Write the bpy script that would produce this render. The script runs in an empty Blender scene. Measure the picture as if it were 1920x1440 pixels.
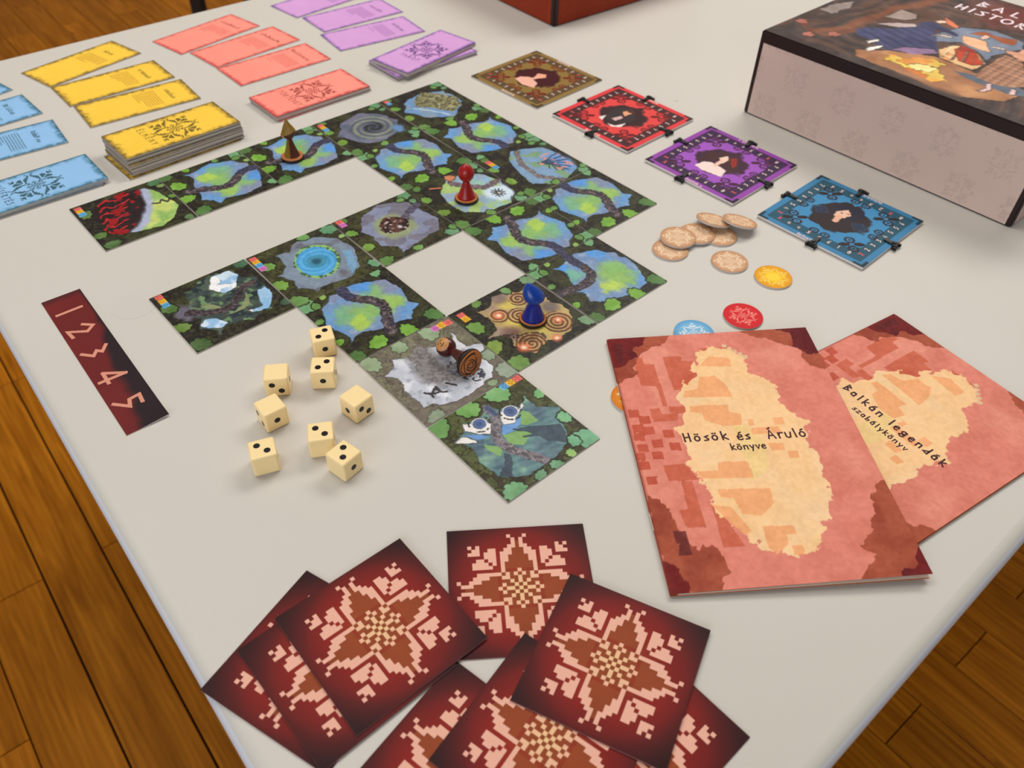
import bpy, bmesh, math, json, random
import numpy as np
from mathutils import Matrix, Vector, Euler

scene = bpy.context.scene
COL = scene.collection
TABLE = 0.740            # height of the table top (m)
MM = 0.001
rad = math.radians

# ------------------------------------------------------------------ camera
cam_d = bpy.data.cameras.new('camera')
cam = bpy.data.objects.new('camera', cam_d)
COL.objects.link(cam)
PITCH, ROLL = rad(44.600), rad(-1.832)
fw = Vector((0, math.cos(PITCH), -math.sin(PITCH)))
rt = Vector((1, 0, 0))
dn = fw.cross(rt)
r2 = rt * math.cos(ROLL) + dn * math.sin(ROLL)
d2 = rt * -math.sin(ROLL) + dn * math.cos(ROLL)
cam.matrix_world = Matrix(((r2.x, -d2.x, -fw.x, 0), (r2.y, -d2.y, -fw.y, 0), (r2.z, -d2.z, -fw.z, TABLE + 0.3972), (0, 0, 0, 1)))
cam_d.sensor_width = 36.0
cam_d.lens = 1536.55 / 1920 * 36.0
cam_d.clip_start = 0.01
cam_d.dof.use_dof = True
cam_d.dof.focus_distance = 0.56
cam_d.dof.aperture_fstop = 10.0
scene.camera = cam

# ------------------------------------------------------------------ world, lamps, exposure
world = bpy.data.worlds.new('room_light')
scene.world = world
world.use_nodes = True
bg = world.node_tree.nodes['Background']
bg.inputs[0].default_value = (0.94, 0.97, 1.0, 1)
bg.inputs[1].default_value = 0.3

def area(name, loc, size, power, color, target):
    d = bpy.data.lights.new(name, 'AREA')
    d.shape = 'RECTANGLE'; d.size, d.size_y = size
    d.energy = power; d.color = color
    o = bpy.data.objects.new(name, d); COL.objects.link(o)
    o.location = loc
    o.rotation_euler = (Vector(target) - Vector(loc)).to_track_quat('-Z', 'Y').to_euler()
    return o
area('ceiling_lamp', (1.2, 2.3, 2.85), (2.0, 1.0), 59, (1.0, 0.968, 0.92), (1.2, 2.3, 0))
area('ceiling_lamp', (-0.9, 1.0, 2.85), (2.0, 1.0), 25, (1.0, 0.968, 0.92), (-0.9, 1.0, 0))
area('window_daylight', (-0.9, -2.2, 1.75), (2.6, 1.6), 44, (0.84, 0.92, 1.0), (-0.4, 0.8, 0.9))

scene.view_settings.view_transform = 'Standard'
scene.view_settings.look = 'None'
scene.view_settings.gamma = 1.0
scene.view_settings.use_curve_mapping = False
scene.view_settings.exposure = 0.06

# ------------------------------------------------------------------ helpers
def lin(c):
    c = np.asarray(c, float) / 255.0
    return np.where(c <= 0.04045, c / 12.92, ((c + 0.055) / 1.055) ** 2.4)

def rgba(c):
    l = lin(c)
    return (float(l[0]), float(l[1]), float(l[2]), 1.0)

def new_mat(name, color, rough=0.5, spec=0.4, metallic=0.0, coat=0.0):
    m = bpy.data.materials.new(name); m.use_nodes = True
    b = m.node_tree.nodes['Principled BSDF']
    b.inputs['Base Color'].default_value = rgba(color)
    b.inputs['Roughness'].default_value = rough
    b.inputs['Specular IOR Level'].default_value = spec
    b.inputs['Metallic'].default_value = metallic
    b.inputs['Coat Weight'].default_value = coat
    return m

def N(m, typ, **kw):
    n = m.node_tree.nodes.new(typ)
    for k, v in kw.items():
        setattr(n, k, v)
    return n

def L(m, a, b):
    m.node_tree.links.new(a, b)

def bsdf(m):
    return m.node_tree.nodes['Principled BSDF']

def print_mat(name, rough, spec, grain=0.0, coat=0.0):
    m = new_mat(name, (200, 200, 200), rough, spec, coat=coat)
    a = N(m, 'ShaderNodeAttribute', attribute_name='Col')
    L(m, a.outputs['Color'], bsdf(m).inputs['Base Color'])
    if grain:
        tc = N(m, 'ShaderNodeTexCoord')
        nz = N(m, 'ShaderNodeTexNoise'); nz.inputs['Scale'].default_value = 900; nz.inputs['Detail'].default_value = 3
        L(m, tc.outputs['Object'], nz.inputs['Vector'])
        mx = N(m, 'ShaderNodeMixRGB', blend_type='OVERLAY'); mx.inputs[0].default_value = grain
        L(m, a.outputs['Color'], mx.inputs[1]); L(m, nz.outputs['Fac'], mx.inputs[2]); L(m, mx.outputs[0], bsdf(m).inputs['Base Color'])
        bp = N(m, 'ShaderNodeBump'); bp.inputs['Strength'].default_value = 0.12; bp.inputs['Distance'].default_value = 0.0003
        L(m, nz.outputs['Fac'], bp.inputs['Height']); L(m, bp.outputs[0], bsdf(m).inputs['Normal'])
    return m

MAT = {}
MAT['print_card'] = print_mat('printed_card', 0.5, 0.14)
MAT['print_tile'] = print_mat('printed_tile', 0.42, 0.16)
MAT['print_paper'] = print_mat('printed_paper', 0.65, 0.12, grain=0.10)
MAT['board_edge'] = new_mat('grey_board_edge', (176, 168, 158), 0.8, 0.2)
MAT['card_edge'] = new_mat('white_card_edge', (196, 186, 180), 0.8, 0.2)
MAT['dark_edge'] = new_mat('dark_card_edge', (150, 112, 110), 0.7, 0.2)
MAT['white_edge'] = new_mat('white_board_edge', (225, 215, 212), 0.7, 0.2)
MAT['black'] = new_mat('black_plastic', (16, 16, 17), 0.45, 0.4)
MAT['paper'] = new_mat('page_paper', (226, 218, 210), 0.75, 0.2)
MAT['paper2'] = new_mat('page_paper_printed', (232, 200, 175), 0.75, 0.2)
MAT['staple'] = new_mat('staple_metal', (200, 190, 180), 0.3, 0.5, metallic=0.9)

def set_props(o, label=None, category=None, group=None, kind=None):
    if label: o['label'] = label
    if category: o['category'] = category
    if group: o['group'] = group
    if kind: o['kind'] = kind
    return o

def link(name, mesh, parent=None, loc=None, rot=None):
    o = bpy.data.objects.new(name, mesh); COL.objects.link(o)
    if parent: o.parent = parent
    if loc is not None: o.location = loc
    if rot is not None: o.rotation_euler = rot
    return o

def on_table(x, y, z=0.0):
    return (x * MM, y * MM, TABLE + z * MM)

def mesh_from(name, verts, faces, mats, mat_idx=None, smooth=False):
    me = bpy.data.meshes.new(name)
    me.from_pydata([tuple(v) for v in verts], [], faces)
    for m in mats: me.materials.append(m)
    if mat_idx is not None:
        me.polygons.foreach_set('material_index', list(mat_idx))
    if smooth:
        me.polygons.foreach_set('use_smooth', [True] * len(me.polygons))
    me.update()
    return me

def bm_mesh(name, bm, mats, smooth=False):
    me = bpy.data.meshes.new(name)
    bmesh.ops.recalc_face_normals(bm, faces=bm.faces[:])
    bm.to_mesh(me); bm.free()
    for m in mats: me.materials.append(m)
    if smooth:
        me.polygons.foreach_set('use_smooth', [True] * len(me.polygons))
    return me

# --------- painting: small arrays of print colour (sRGB 0..255) laid on a grid of vertices
def _hash_lattice(seed, n=64):
    return np.random.RandomState(seed).rand(n, n)

def vnoise(X, Y, scale, seed):
    T = _hash_lattice(seed)
    x = X * scale; y = Y * scale
    xi = np.floor(x).astype(int); yi = np.floor(y).astype(int)
    fx = x - xi; fy = y - yi
    fx = fx * fx * (3 - 2 * fx); fy = fy * fy * (3 - 2 * fy)
    n = T.shape[0]
    a = T[yi % n, xi % n]; b = T[yi % n, (xi + 1) % n]; c = T[(yi + 1) % n, xi % n]; d = T[(yi + 1) % n, (xi + 1) % n]
    return (a * (1 - fx) + b * fx) * (1 - fy) + (c * (1 - fx) + d * fx) * fy

def fbm(X, Y, scale, seed, octv=3):
    s = 0; a = 0.5; t = 0
    for i in range(octv):
        s = s + a * vnoise(X + 3.1 * i, Y + 1.7 * i, scale * 2 ** i, seed + i); t += a; a *= 0.5
    return s / t

class Art:
    def __init__(self, nx, ny, base, w=1.0, h=1.0):
        self.X, self.Y = np.meshgrid(np.linspace(0, 1, nx), np.linspace(0, 1, ny))
        self.asp = h / w
        self.c = np.empty((ny, nx, 3)); self.c[:] = base
    def n(self, scale, seed, octv=3):
        return fbm(self.X, self.Y * self.asp, scale, seed, octv)
    def put(self, mask, color, alpha=1.0):
        m = (np.clip(mask, 0, 1) * alpha)[..., None]
        self.c = self.c * (1 - m) + np.asarray(color, float) * m
    def warp(self, amp, freq, seed):
        if not amp: return self.X, self.Y
        return (self.X + amp * 2 * (self.n(freq, seed) - .5), self.Y + amp / self.asp * 2 * (self.n(freq, seed + 7) - .5))
    def poly_mask(self, pts, amp=0.0, freq=14, seed=1):
        X, Y = self.warp(amp, freq, seed)
        ins = np.zeros(X.shape, bool); n = len(pts)
        for i in range(n):
            x0, y0 = pts[i]; x1, y1 = pts[(i + 1) % n]
            if y0 == y1: continue
            cond = ((y0 > Y) != (y1 > Y)) & (X < (x1 - x0) * (Y - y0) / (y1 - y0) + x0)
            ins ^= cond
        return ins.astype(float)
    def poly(self, pts, color, amp=0.0, freq=14, seed=1, alpha=1.0):
        m = self.poly_mask(pts, amp, freq, seed); self.put(m, color, alpha); return m
    def ell(self, cx, cy, rx, ry, color, soft=0.0, amp=0.0, freq=14, seed=1, alpha=1.0, rot=0.0):
        X, Y = self.warp(amp, freq, seed)
        dx = X - cx; dy = Y - cy; c, s = math.cos(rot), math.sin(rot)
        u = (dx * c + dy * s) / rx; v = (-dx * s + dy * c) / ry
        r = np.sqrt(u * u + v * v)
        m = (r < 1).astype(float) if not soft else np.clip((1 - r) / soft, 0, 1)
        self.put(m, color, alpha); return m
    def dist(self, pts, amp=0.0, freq=20, seed=1):
        X, Y = self.warp(amp, freq, seed)
        Y = Y * self.asp
        best = np.full(X.shape, 9.0)
        for (x0, y0), (x1, y1) in zip(pts[:-1], pts[1:]):
            y0 *= self.asp; y1 *= self.asp
            vx, vy = x1 - x0, y1 - y0; q = max(vx * vx + vy * vy, 1e-9)
            t = np.clip(((X - x0) * vx + (Y - y0) * vy) / q, 0, 1)
            best = np.minimum(best, np.hypot(X - x0 - t * vx, Y - y0 - t * vy))
        return best
    def stroke(self, pts, w, color, soft=0.0, amp=0.0, freq=20, seed=1, alpha=1.0):
        d = self.dist(pts, amp, freq, seed)
        m = (d < w / 2).astype(float) if not soft else np.clip((w / 2 - d) / (soft * w), 0, 1)
        self.put(m, color, alpha); return m
    def lobed(self, cx, cy, r, color, seed=1, lobes=7, depth=0.2, outline=None, squash=1.0, rot=None):
        rs = np.random.RandomState(seed); ph = rs.rand() * 6.28; rot = rs.rand() * 6.28 if rot is None else rot
        dx = self.X - cx; dy = (self.Y - cy) * self.asp
        c, s = math.cos(rot), math.sin(rot); u = dx * c + dy * s; v = (-dx * s + dy * c) / squash
        th = np.arctan2(v, u); rr = np.hypot(u, v)
        edge = r * (1 - depth * .5 + depth * np.abs(np.sin(th * lobes / 2 + ph)) * (0.7 + .3 * np.sin(3 * th + ph)))
        if outline is not None:
            self.put((rr < edge + 0.012).astype(float), outline)
        m = (rr < edge).astype(float)
        shade = (self.n(9, seed + 3, 2) - .5) * 26
        color = np.asarray(color, float); color = color * .86 + color.mean() * .12
        cc = np.clip(np.asarray(color, float) + shade[..., None], 0, 255)
        self.c = self.c * (1 - m[..., None]) + cc * m[..., None]
        return m
    def speckle(self, mask, color, scale, thresh, seed, alpha=1.0):
        self.put(mask * (self.n(scale, seed, 2) > thresh), color, alpha)

def color_attr(me, per_point):
    a = me.color_attributes.new('Col', 'FLOAT_COLOR', 'POINT')
    buf = np.ones((len(me.vertices), 4), np.float32)
    buf[:len(per_point), :3] = lin(per_point)
    a.data.foreach_set('color', buf.ravel())

def slab_mesh(name, w, l, t, art, mat, edge, zfun=None):
    """card of size w x l x t (mm), origin at the middle of its underside, printed top = art.c"""
    ny, nx = art.c.shape[:2]
    xs = np.linspace(-w / 2, w / 2, nx) * MM; ys = np.linspace(-l / 2, l / 2, ny) * MM
    GX, GY = np.meshgrid(xs, ys)
    off = zfun(GX / MM, GY / MM) * MM if zfun else np.zeros_like(GX)
    top = np.stack([GX, GY, off + t * MM], -1).reshape(-1, 3)
    idx = np.arange(nx * ny).reshape(ny, nx)
    quads = np.stack([idx[:-1, :-1], idx[:-1, 1:], idx[1:, 1:], idx[1:, :-1]], -1).reshape(-1, 4)
    ring = list(idx[0, :]) + list(idx[1:, -1]) + list(idx[-1, -2::-1]) + list(idx[-2:0:-1, 0])
    n0 = nx * ny; nr = len(ring)
    if zfun is None:      # flat: keep the rim to its four corners
        cr = [idx[0, 0], idx[0, -1], idx[-1, -1], idx[-1, 0]]
        rim_top = top[cr]; bot = rim_top.copy(); bot[:, 2] = 0
        verts = np.vstack([top, rim_top, bot])
        sides = [[n0 + 4 + i, n0 + 4 + (i + 1) % 4, n0 + (i + 1) % 4, n0 + i] for i in range(4)] + [[n0 + 7, n0 + 6, n0 + 5, n0 + 4]]
    else:
        bot = top.copy(); bot[:, 2] -= t * MM
        rim = top[ring]; verts = np.vstack([top, rim, bot]); nb = n0 + nr
        sides = [[nb + ring[i], nb + ring[(i + 1) % nr], n0 + (i + 1) % nr, n0 + i] for i in range(nr)]
        sides += (quads[:, ::-1] + nb).tolist()
    faces = quads.tolist() + sides
    me = mesh_from(name, verts, faces, [mat, edge], [0] * len(quads) + [1] * len(sides))
    color_attr(me, art.c.reshape(-1, 3))
    return me

def flat_quads(name, quads, z, mat):
    """thin print layer at height z (mm): polygons, or strokes of polygons (each stroke a hair higher than the last)"""
    v = []; f = []; n = 0
    for q in quads:
        grp = q if isinstance(q[0], list) else [q]
        zz = z + (.006 * (n % 5) if grp is q else 0); n += 1
        for g in grp:
            k = len(v); v += [(x * MM, y * MM, zz * MM) for x, y in g]; f.append(list(range(k, k + len(g))))
    return mesh_from(name, v, f, [mat])

def ribbon(strokes, w):
    """pen strokes as flat bands with mitred joints; each stroke is a list of quads"""
    out = []
    for s in strokes:
        p = [np.array(q, float) for q in s]
        p = [p[0]] + [q for q, r in zip(p[1:], p[:-1]) if np.hypot(*(q - r)) > 1e-6]
        if len(p) < 2: continue
        closed = np.hypot(*(p[0] - p[-1])) < 1e-6 and len(p) > 3
        d = [(q - r) / np.hypot(*(q - r)) for q, r in zip(p[1:], p[:-1])]
        if not closed:
            p[0] = p[0] - d[0] * w * .42; p[-1] = p[-1] + d[-1] * w * .42
        lft, rgt = [], []
        for i in range(len(p)):
            d0 = d[i - 1] if i > 0 else (d[-1] if closed else d[0]); d1 = d[i] if i < len(d) else (d[0] if closed else d[-1])
            n0 = np.array((-d0[1], d0[0])); n1 = np.array((-d1[1], d1[0])); m = n0 + n1
            if np.hypot(*m) < .5:            # hairpin: blunt corner
                off = n1 * w / 2
            else:
                m = m / np.hypot(*m); off = m * (w / 2) / max(float(m @ n1), .5)
            lft.append(p[i] + off); rgt.append(p[i] - off)
        out.append([[tuple(rgt[i]), tuple(rgt[i + 1]), tuple(lft[i + 1]), tuple(lft[i])] for i in range(len(p) - 1)])
    return out

def arc(cx, cy, rx, ry, a0, a1, n=8):
    return [(cx + rx * math.cos(rad(a0 + (a1 - a0) * i / n)), cy + ry * math.sin(rad(a0 + (a1 - a0) * i / n))) for i in range(n + 1)]
# hand-drawn single stroke letters: (advance, strokes); x-height 0.62, capital height 1
O_ = arc(.27, .30, .24, .29, 0, 360, 12)
ACC = [(.22, .78), (.42, .90)]
DOT = [[(.12, .82), (.18, .83)], [(.36, .82), (.42, .83)]]
GL = {
 'a': (.72, [arc(.27, .27, .22, .26, 60, 360, 9), [(.12, .58), (.40, .60), (.50, .45), (.50, 0)]]),
 'b': (.68, [[(.06, 1.0), (.05, 0), (.45, .05), (.5, .3), (.08, .42)]]),
 'd': (.72, [[(.50, 1.0), (.52, 0), (.02, .08), (.50, .55)]]),
 'e': (.66, [[(.06, .30), (.45, .34), (.42, .56), (.2, .60), (.03, .38), (.08, .08), (.30, -.04), (.48, .06)]]),
 'g': (.74, [arc(.27, .36, .22, .22, 0, 360, 10), [(.5, .58), (.52, .05)], arc(.28, -.14, .25, .18, 0, 360, 10)]),
 'k': (.70, [[(.06, 1.0), (.10, 0)], [(.48, .66), (.12, .34), (.58, .0)]]),
 'l': (.40, [[(.08, 1.0), (.16, 0)]]),
 'n': (.70, [[(.06, .60), (.08, 0)], [(.08, .45), (.28, .60), (.48, .55), (.52, 0)]]),
 'o': (.70, [O_]), 'ö': (.70, [O_] + DOT), 'ó': (.70, [O_, ACC]),
 'r': (.58, [[(.06, .62), (.10, 0)], [(.10, .40), (.22, .60), (.46, .60)]]),
 's': (.56, [[(.42, .60), (.12, .46), (.40, .20), (.36, .06), (.04, .02)]]),
 'u': (.70, [[(.04, .60), (.06, .12), (.22, .0), (.42, .05), (.52, .60)]]),
 'v': (.64, [[(.04, .60), (.26, .0), (.50, .60)]]),
 'y': (.66, [[(.02, .60), (.26, .16)], [(.50, .60), (.24, -.30)]]),
 'z': (.62, [[(.04, .58), (.46, .58), (.06, .02), (.52, .02)]]),
 ' ': (.50, []),
 'A': (.86, [[(.04, 0), (.30, 1.0), (.68, 0)], [(.12, .34), (.52, .36)]]),
 'B': (.74, [[(.08, 0), (.10, 1.0), (.50, .80), (.14, .52), (.56, .24), (.08, 0)]]),
 'E': (.64, [[(.50, 1.0), (.10, .96), (.10, .02), (.52, .0)], [(.10, .50), (.42, .52)]]),
 'F': (.6, [[(.50, 1.0), (.10, .96), (.10, .02)], [(.10, .50), (.42, .52)]]),
 'H': (.80, [[(.06, 1.0), (.10, 0)], [(.56, 1.0), (.60, 0)], [(.08, .50), (.58, .52)]]),
 'I': (.38, [[(.12, 1.0), (.14, 0)]]),
 'K': (.74, [[(.08, 1.0), (.10, 0)], [(.54, 1.0), (.12, .46), (.60, 0)]]),
 'L': (.62, [[(.10, 1.0), (.08, .02), (.52, .0)]]),
 'M': (.92, [[(.06, 0), (.14, 1.0), (.40, .40), (.66, 1.0), (.76, 0)]]),
 'N': (.82, [[(.08, 0), (.10, 1.0), (.58, 0), (.60, 1.0)]]),
 'O': (.92, [arc(.40, .5, .36, .50, 0, 360, 14)]),
 'R': (.74, [[(.08, 0), (.10, 1.0), (.52, .80), (.12, .50), (.60, 0)]]),
 'S': (.66, [[(.54, .98), (.12, .82), (.50, .36), (.44, .08), (.04, .02)]]),
 'T': (.72, [[(.02, .98), (.66, 1.0)], [(.34, 1.0), (.32, 0)]]),
 'Y': (.70, [[(.04, 1.0), (.32, .50), (.58, 1.0)], [(.32, .50), (.28, 0)]]),
 'X': (.70, [[(.04, 1.0), (.56, 0)], [(.54, 1.0), (.04, 0)]]),
 '1': (.40, [[(.04, .80), (.18, 1.0), (.20, 0)]]),
 '2': (.64, [[(.04, .90), (.44, .96), (.40, .60), (.04, .02), (.54, .04)]]),
 '3': (.62, [[(.04, .98), (.48, .92), (.20, .56), (.50, .28), (.04, .02)]]),
 '4': (.66, [[(.36, 0), (.40, 1.0), (.02, .34), (.56, .34)]]),
 '5': (.62, [[(.50, 1.0), (.10, .96), (.10, .56), (.46, .44), (.40, .06), (.02, .02)]]),
 '6': (.62, [[(.42, 1.0), (.06, .40), (.20, .0), (.48, .16), (.40, .42), (.08, .36)]]),
 '7': (.60, [[(.02, .98), (.50, .98), (.16, 0)]]),
 '9': (.62, [arc(.26, .72, .2, .25, 0, 360, 8), [(.46, .72), (.30, 0)]]),
 '8': (.62, [arc(.26, .75, .18, .22, 0, 360, 8), arc(.26, .27, .23, .27, 0, 360, 8)]),
}
for k, b in (('á', 'a'), ('é', 'e')):
    GL[k] = (GL[b][0], GL[b][1] + [ACC])
for k, b in (('Á', 'A'), ('É', 'E'), ('Í', 'I')):
    GL[k] = (GL[b][0], GL[b][1] + [[(.22, 1.16), (.40, 1.28)]])
GL['Ö'] = (GL['O'][0], GL['O'][1] + [[(.22, 1.18), (.28, 1.2)], [(.52, 1.18), (.58, 1.2)]])

def text_strokes(txt, x, y, h, track=0.0, angle=0.0, fit=None):
    """strokes (mm) for txt with baseline start (x, y); fit = wanted total length"""
    adv = sum(GL[c][0] for c in txt) * h
    if fit: track = (fit - adv) / max(len(txt) - 1, 1)
    out = []; px = 0.0; ca, sa = math.cos(rad(angle)), math.sin(rad(angle))
    for c in txt:
        a, st = GL[c]
        for s in st:
            out.append([(x + ca * (px + u * h) - sa * v * h, y + sa * (px + u * h) + ca * v * h) for u, v in s])
        px += a * h + track
    return out

def scribble(x, y, w, h, seed, n=None):
    """word-like squiggles for writing too small to read"""
    rs = np.random.RandomState(seed); out = []; px = x
    while px < x + w:
        ln = min(rs.uniform(.35, .75) * h * 1.1, x + w - px)
        if ln < h * .2: break
        k = rs.randint(3); up = h * (1.0 if rs.rand() < .35 else .62)
        if k == 0: out.append([(px, y), (px + ln * .25, y + up), (px + ln * .6, y + h * .1), (px + ln * .85, y + up * .8)])
        elif k == 1: out.append(arc(px + ln * .4, y + up * .4, ln * .35, up * .4, 20, 330, 6))
        else: out.append([(px, y + up), (px + ln * .1, y), (px + ln * .6, y + h * .05), (px + ln * .7, y + h * .55)])
        px += ln + h * (.55 if rs.rand() < .14 else .16)
    return out

def para(x, y, w, rows, pitch, seed, ink):
    """rows of dashes standing for small print, first row at the top"""
    rs = np.random.RandomState(seed); q = []
    for r in range(rows):
        yy = y - r * pitch; end = x + w * (1.0 if r < rows - 2 else rs.uniform(.25, .6))
        if r == rows - 2 and rs.rand() < .5: continue
        px = x
        while px < end:
            ln = min(rs.uniform(1.6, 6.0), end - px)
            q.append([(px, yy), (px + ln, yy), (px + ln, yy + ink), (px, yy + ink)]); px += ln + 0.9
    return q

# --------- the eight-fold folk motif on cards, decks and tokens (cells of a 35 x 35 grid)
def motif_cells():
    half = [(-2, -15), (-1, -14), (-1, -13), (-2, -12), (-1, -12), (-3, -11), (-2, -11), (-4, -10), (-3, -10), (-2, -10), (-4, -9), (-3, -9), (-4, -8), (-3, -8), (-4, -7), (-4, -6), (-4, -5)]
    heart = {-11: (-7, -6), -10: (-8, -7, -6), -9: (-8, -7, -6), -8: (-10, -9, -7, -6), -7: (-11, -10, -9, -8, -6), -6: (-11, -10, -9, -8, -7)}
    q = list(half) + [(x, y) for y, r in heart.items() for x in r]
    q += [(-12, -12), (-10, -12), (-11, -11), (-10, -11), (-12, -10), (-11, -10), (-10, -10)]
    q += [(-3, -4), (-3, -3), (-4, -3), (-2, -2), (-1, -1), (0, 0), (0, -2), (0, -3), (0, -5), (-1, -4), (1, -4)]
    s = set()
    for x, y in q:
        for a, b in ((x, y), (y, x)):
            for sx in (1, -1):
                for sy in (1, -1):
                    s.add((a * sx, b * sy))
    return s
MOTIF = motif_cells()

def motif_quads(cell, cx=0.0, cy=0.0):
    h = cell / 2 * 1.02
    return [[(cx + x * cell - h, cy + y * cell - h), (cx + x * cell + h, cy + y * cell - h), (cx + x * cell + h, cy + y * cell + h), (cx + x * cell - h, cy + y * cell + h)] for x, y in sorted(MOTIF)]

# ------------------------------------------------------------------ floor of oak planks
def wood_mat(name, dark, light, per_object=True):
    m = new_mat(name, light, 0.5, 0.08)
    tc = N(m, 'ShaderNodeTexCoord'); oi = N(m, 'ShaderNodeObjectInfo')
    mp = N(m, 'ShaderNodeMapping'); mp.inputs['Scale'].default_value = (2.2, 26, 8)
    ad = N(m, 'ShaderNodeVectorMath', operation='ADD')
    sc = N(m, 'ShaderNodeVectorMath', operation='SCALE'); sc.inputs['Scale'].default_value = 40
    cb = N(m, 'ShaderNodeCombineXYZ')
    for i in range(3): L(m, oi.outputs['Random'], cb.inputs[i])
    L(m, cb.outputs[0], sc.inputs[0]); L(m, tc.outputs['Object'], ad.inputs[0]); L(m, sc.outputs[0], ad.inputs[1])
    L(m, ad.outputs[0], mp.inputs['Vector'])
    n1 = N(m, 'ShaderNodeTexNoise'); n1.inputs['Scale'].default_value = 2.0; n1.inputs['Detail'].default_value = 7; n1.inputs['Distortion'].default_value = 1.2
    L(m, mp.outputs[0], n1.inputs['Vector'])
    cr = N(m, 'ShaderNodeValToRGB'); cr.color_ramp.elements[0].position = 0.3; cr.color_ramp.elements[0].color = rgba(dark)
    cr.color_ramp.elements[1].position = 0.68; cr.color_ramp.elements[1].color = rgba(light)
    L(m, n1.outputs['Fac'], cr.inputs[0])
    # cathedral rings
    mp2 = N(m, 'ShaderNodeMapping'); mp2.inputs['Scale'].default_value = (1.1, 12, 3)
    L(m, ad.outputs[0], mp2.inputs['Vector'])
    wv = N(m, 'ShaderNodeTexWave', wave_type='RINGS'); wv.inputs['Scale'].default_value = 2.6; wv.inputs['Distortion'].default_value = 5.0; wv.inputs['Detail'].default_value = 3; wv.inputs['Detail Scale'].default_value = 1.4
    L(m, mp2.outputs[0], wv.inputs['Vector'])
    mx = N(m, 'ShaderNodeMixRGB', blend_type='MULTIPLY'); mx.inputs[0].default_value = 0.16
    L(m, cr.outputs[0], mx.inputs[1]); L(m, wv.outputs['Color'], mx.inputs[2])
    hs = N(m, 'ShaderNodeHueSaturation')
    mr = N(m, 'ShaderNodeMapRange'); mr.inputs['To Min'].default_value = 0.80; mr.inputs['To Max'].default_value = 1.12
    L(m, oi.outputs['Random'], mr.inputs['Value']); L(m, mr.outputs[0], hs.inputs['Value']); L(m, mx.outputs[0], hs.inputs['Color'])
    # scattered knots
    vo = N(m, 'ShaderNodeTexVoronoi'); vo.inputs['Scale'].default_value = 5.0
    mp3 = N(m, 'ShaderNodeMapping'); mp3.inputs['Scale'].default_value = (1, 2.2, 1)
    L(m, ad.outputs[0], mp3.inputs['Vector']); L(m, mp3.outputs[0], vo.inputs['Vector'])
    kr = N(m, 'ShaderNodeValToRGB'); kr.color_ramp.elements[0].position = 0.02; kr.color_ramp.elements[0].color = (.25, .2, .18, 1); kr.color_ramp.elements[1].position = 0.075
    L(m, vo.outputs['Distance'], kr.inputs[0])
    mk = N(m, 'ShaderNodeMixRGB', blend_type='MULTIPLY'); mk.inputs[0].default_value = 0.8
    L(m, hs.outputs[0], mk.inputs[1]); L(m, kr.outputs[0], mk.inputs[2])
    L(m, mk.outputs[0], bsdf(m).inputs['Base Color'])
    return m

MAT['oak'] = wood_mat('oak_plank', (154, 88, 8), (200, 124, 26))
MAT['gap'] = new_mat('dark_floor_gap', (42, 24, 10), 0.9, 0.1)
PANG = rad(-49.8)                      # direction of the planks
pt = Vector((math.cos(PANG), math.sin(PANG), 0)); pn = Vector((-math.sin(PANG), math.cos(PANG), 0))
bm = bmesh.new()
bmesh.ops.create_cube(bm, size=1.0)
bmesh.ops.scale(bm, vec=(7.4, 7.0, 0.04), verts=bm.verts)
floor = link('floor', bm_mesh('floor', bm, [MAT['gap']]), None, Vector((.1, 1.1, -0.0237)))
set_props(floor, 'warm brown oak parquet floor below and around the white table', None, None, 'structure')
PW, PL = 91.3, 488.0
def plank_mesh(length, width=PW):
    bm = bmesh.new(); bmesh.ops.create_cube(bm, size=1.0)
    bmesh.ops.scale(bm, vec=((length - 1.6) * MM, (width - 1.8) * MM, 0.0036), verts=bm.verts)
    top = [e for e in bm.edges if all(v.co.z > 0 for v in e.verts)]
    bmesh.ops.bevel(bm, geom=top, offset=0.0008, segments=1, affect='EDGES')
    return bm_mesh('plank', bm, [MAT['oak']])
plank_me = plank_mesh(PL)
plank_long = plank_mesh(PL * 2, PW - 2.6)
inv = floor.matrix_basis.inverted()
random.seed(4)
for r in range(-9, 16):
    n_mid = -21.0 + PW * r + PW / 2
    shift = -991.0 if r % 2 == 0 else -991.0 + PL * 0.5
    longrow = r == -1                 # the row beside the table has double length boards
    for k in range(-7, 4):
        tm = shift + PL * k + PL / 2
        if longrow:
            if k % 2: continue
            tm = -991.0 + PL * k
        p = pt * (tm * MM) + pn * (n_mid * MM); p.z = -0.0018
        ends = [p + pt * (s_ * PL / 2 * MM) for s_ in (-1, 1)]
        if any(not (-3.5 < q_.x < 3.7 and -2.3 < q_.y < 4.5) for q_ in ends): continue
        o = link('plank', plank_long if longrow else plank_me, floor)
        M_ = Matrix.Translation(p) @ Matrix.Rotation(PANG, 4, 'Z')
        o.matrix_basis = inv @ M_

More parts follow.
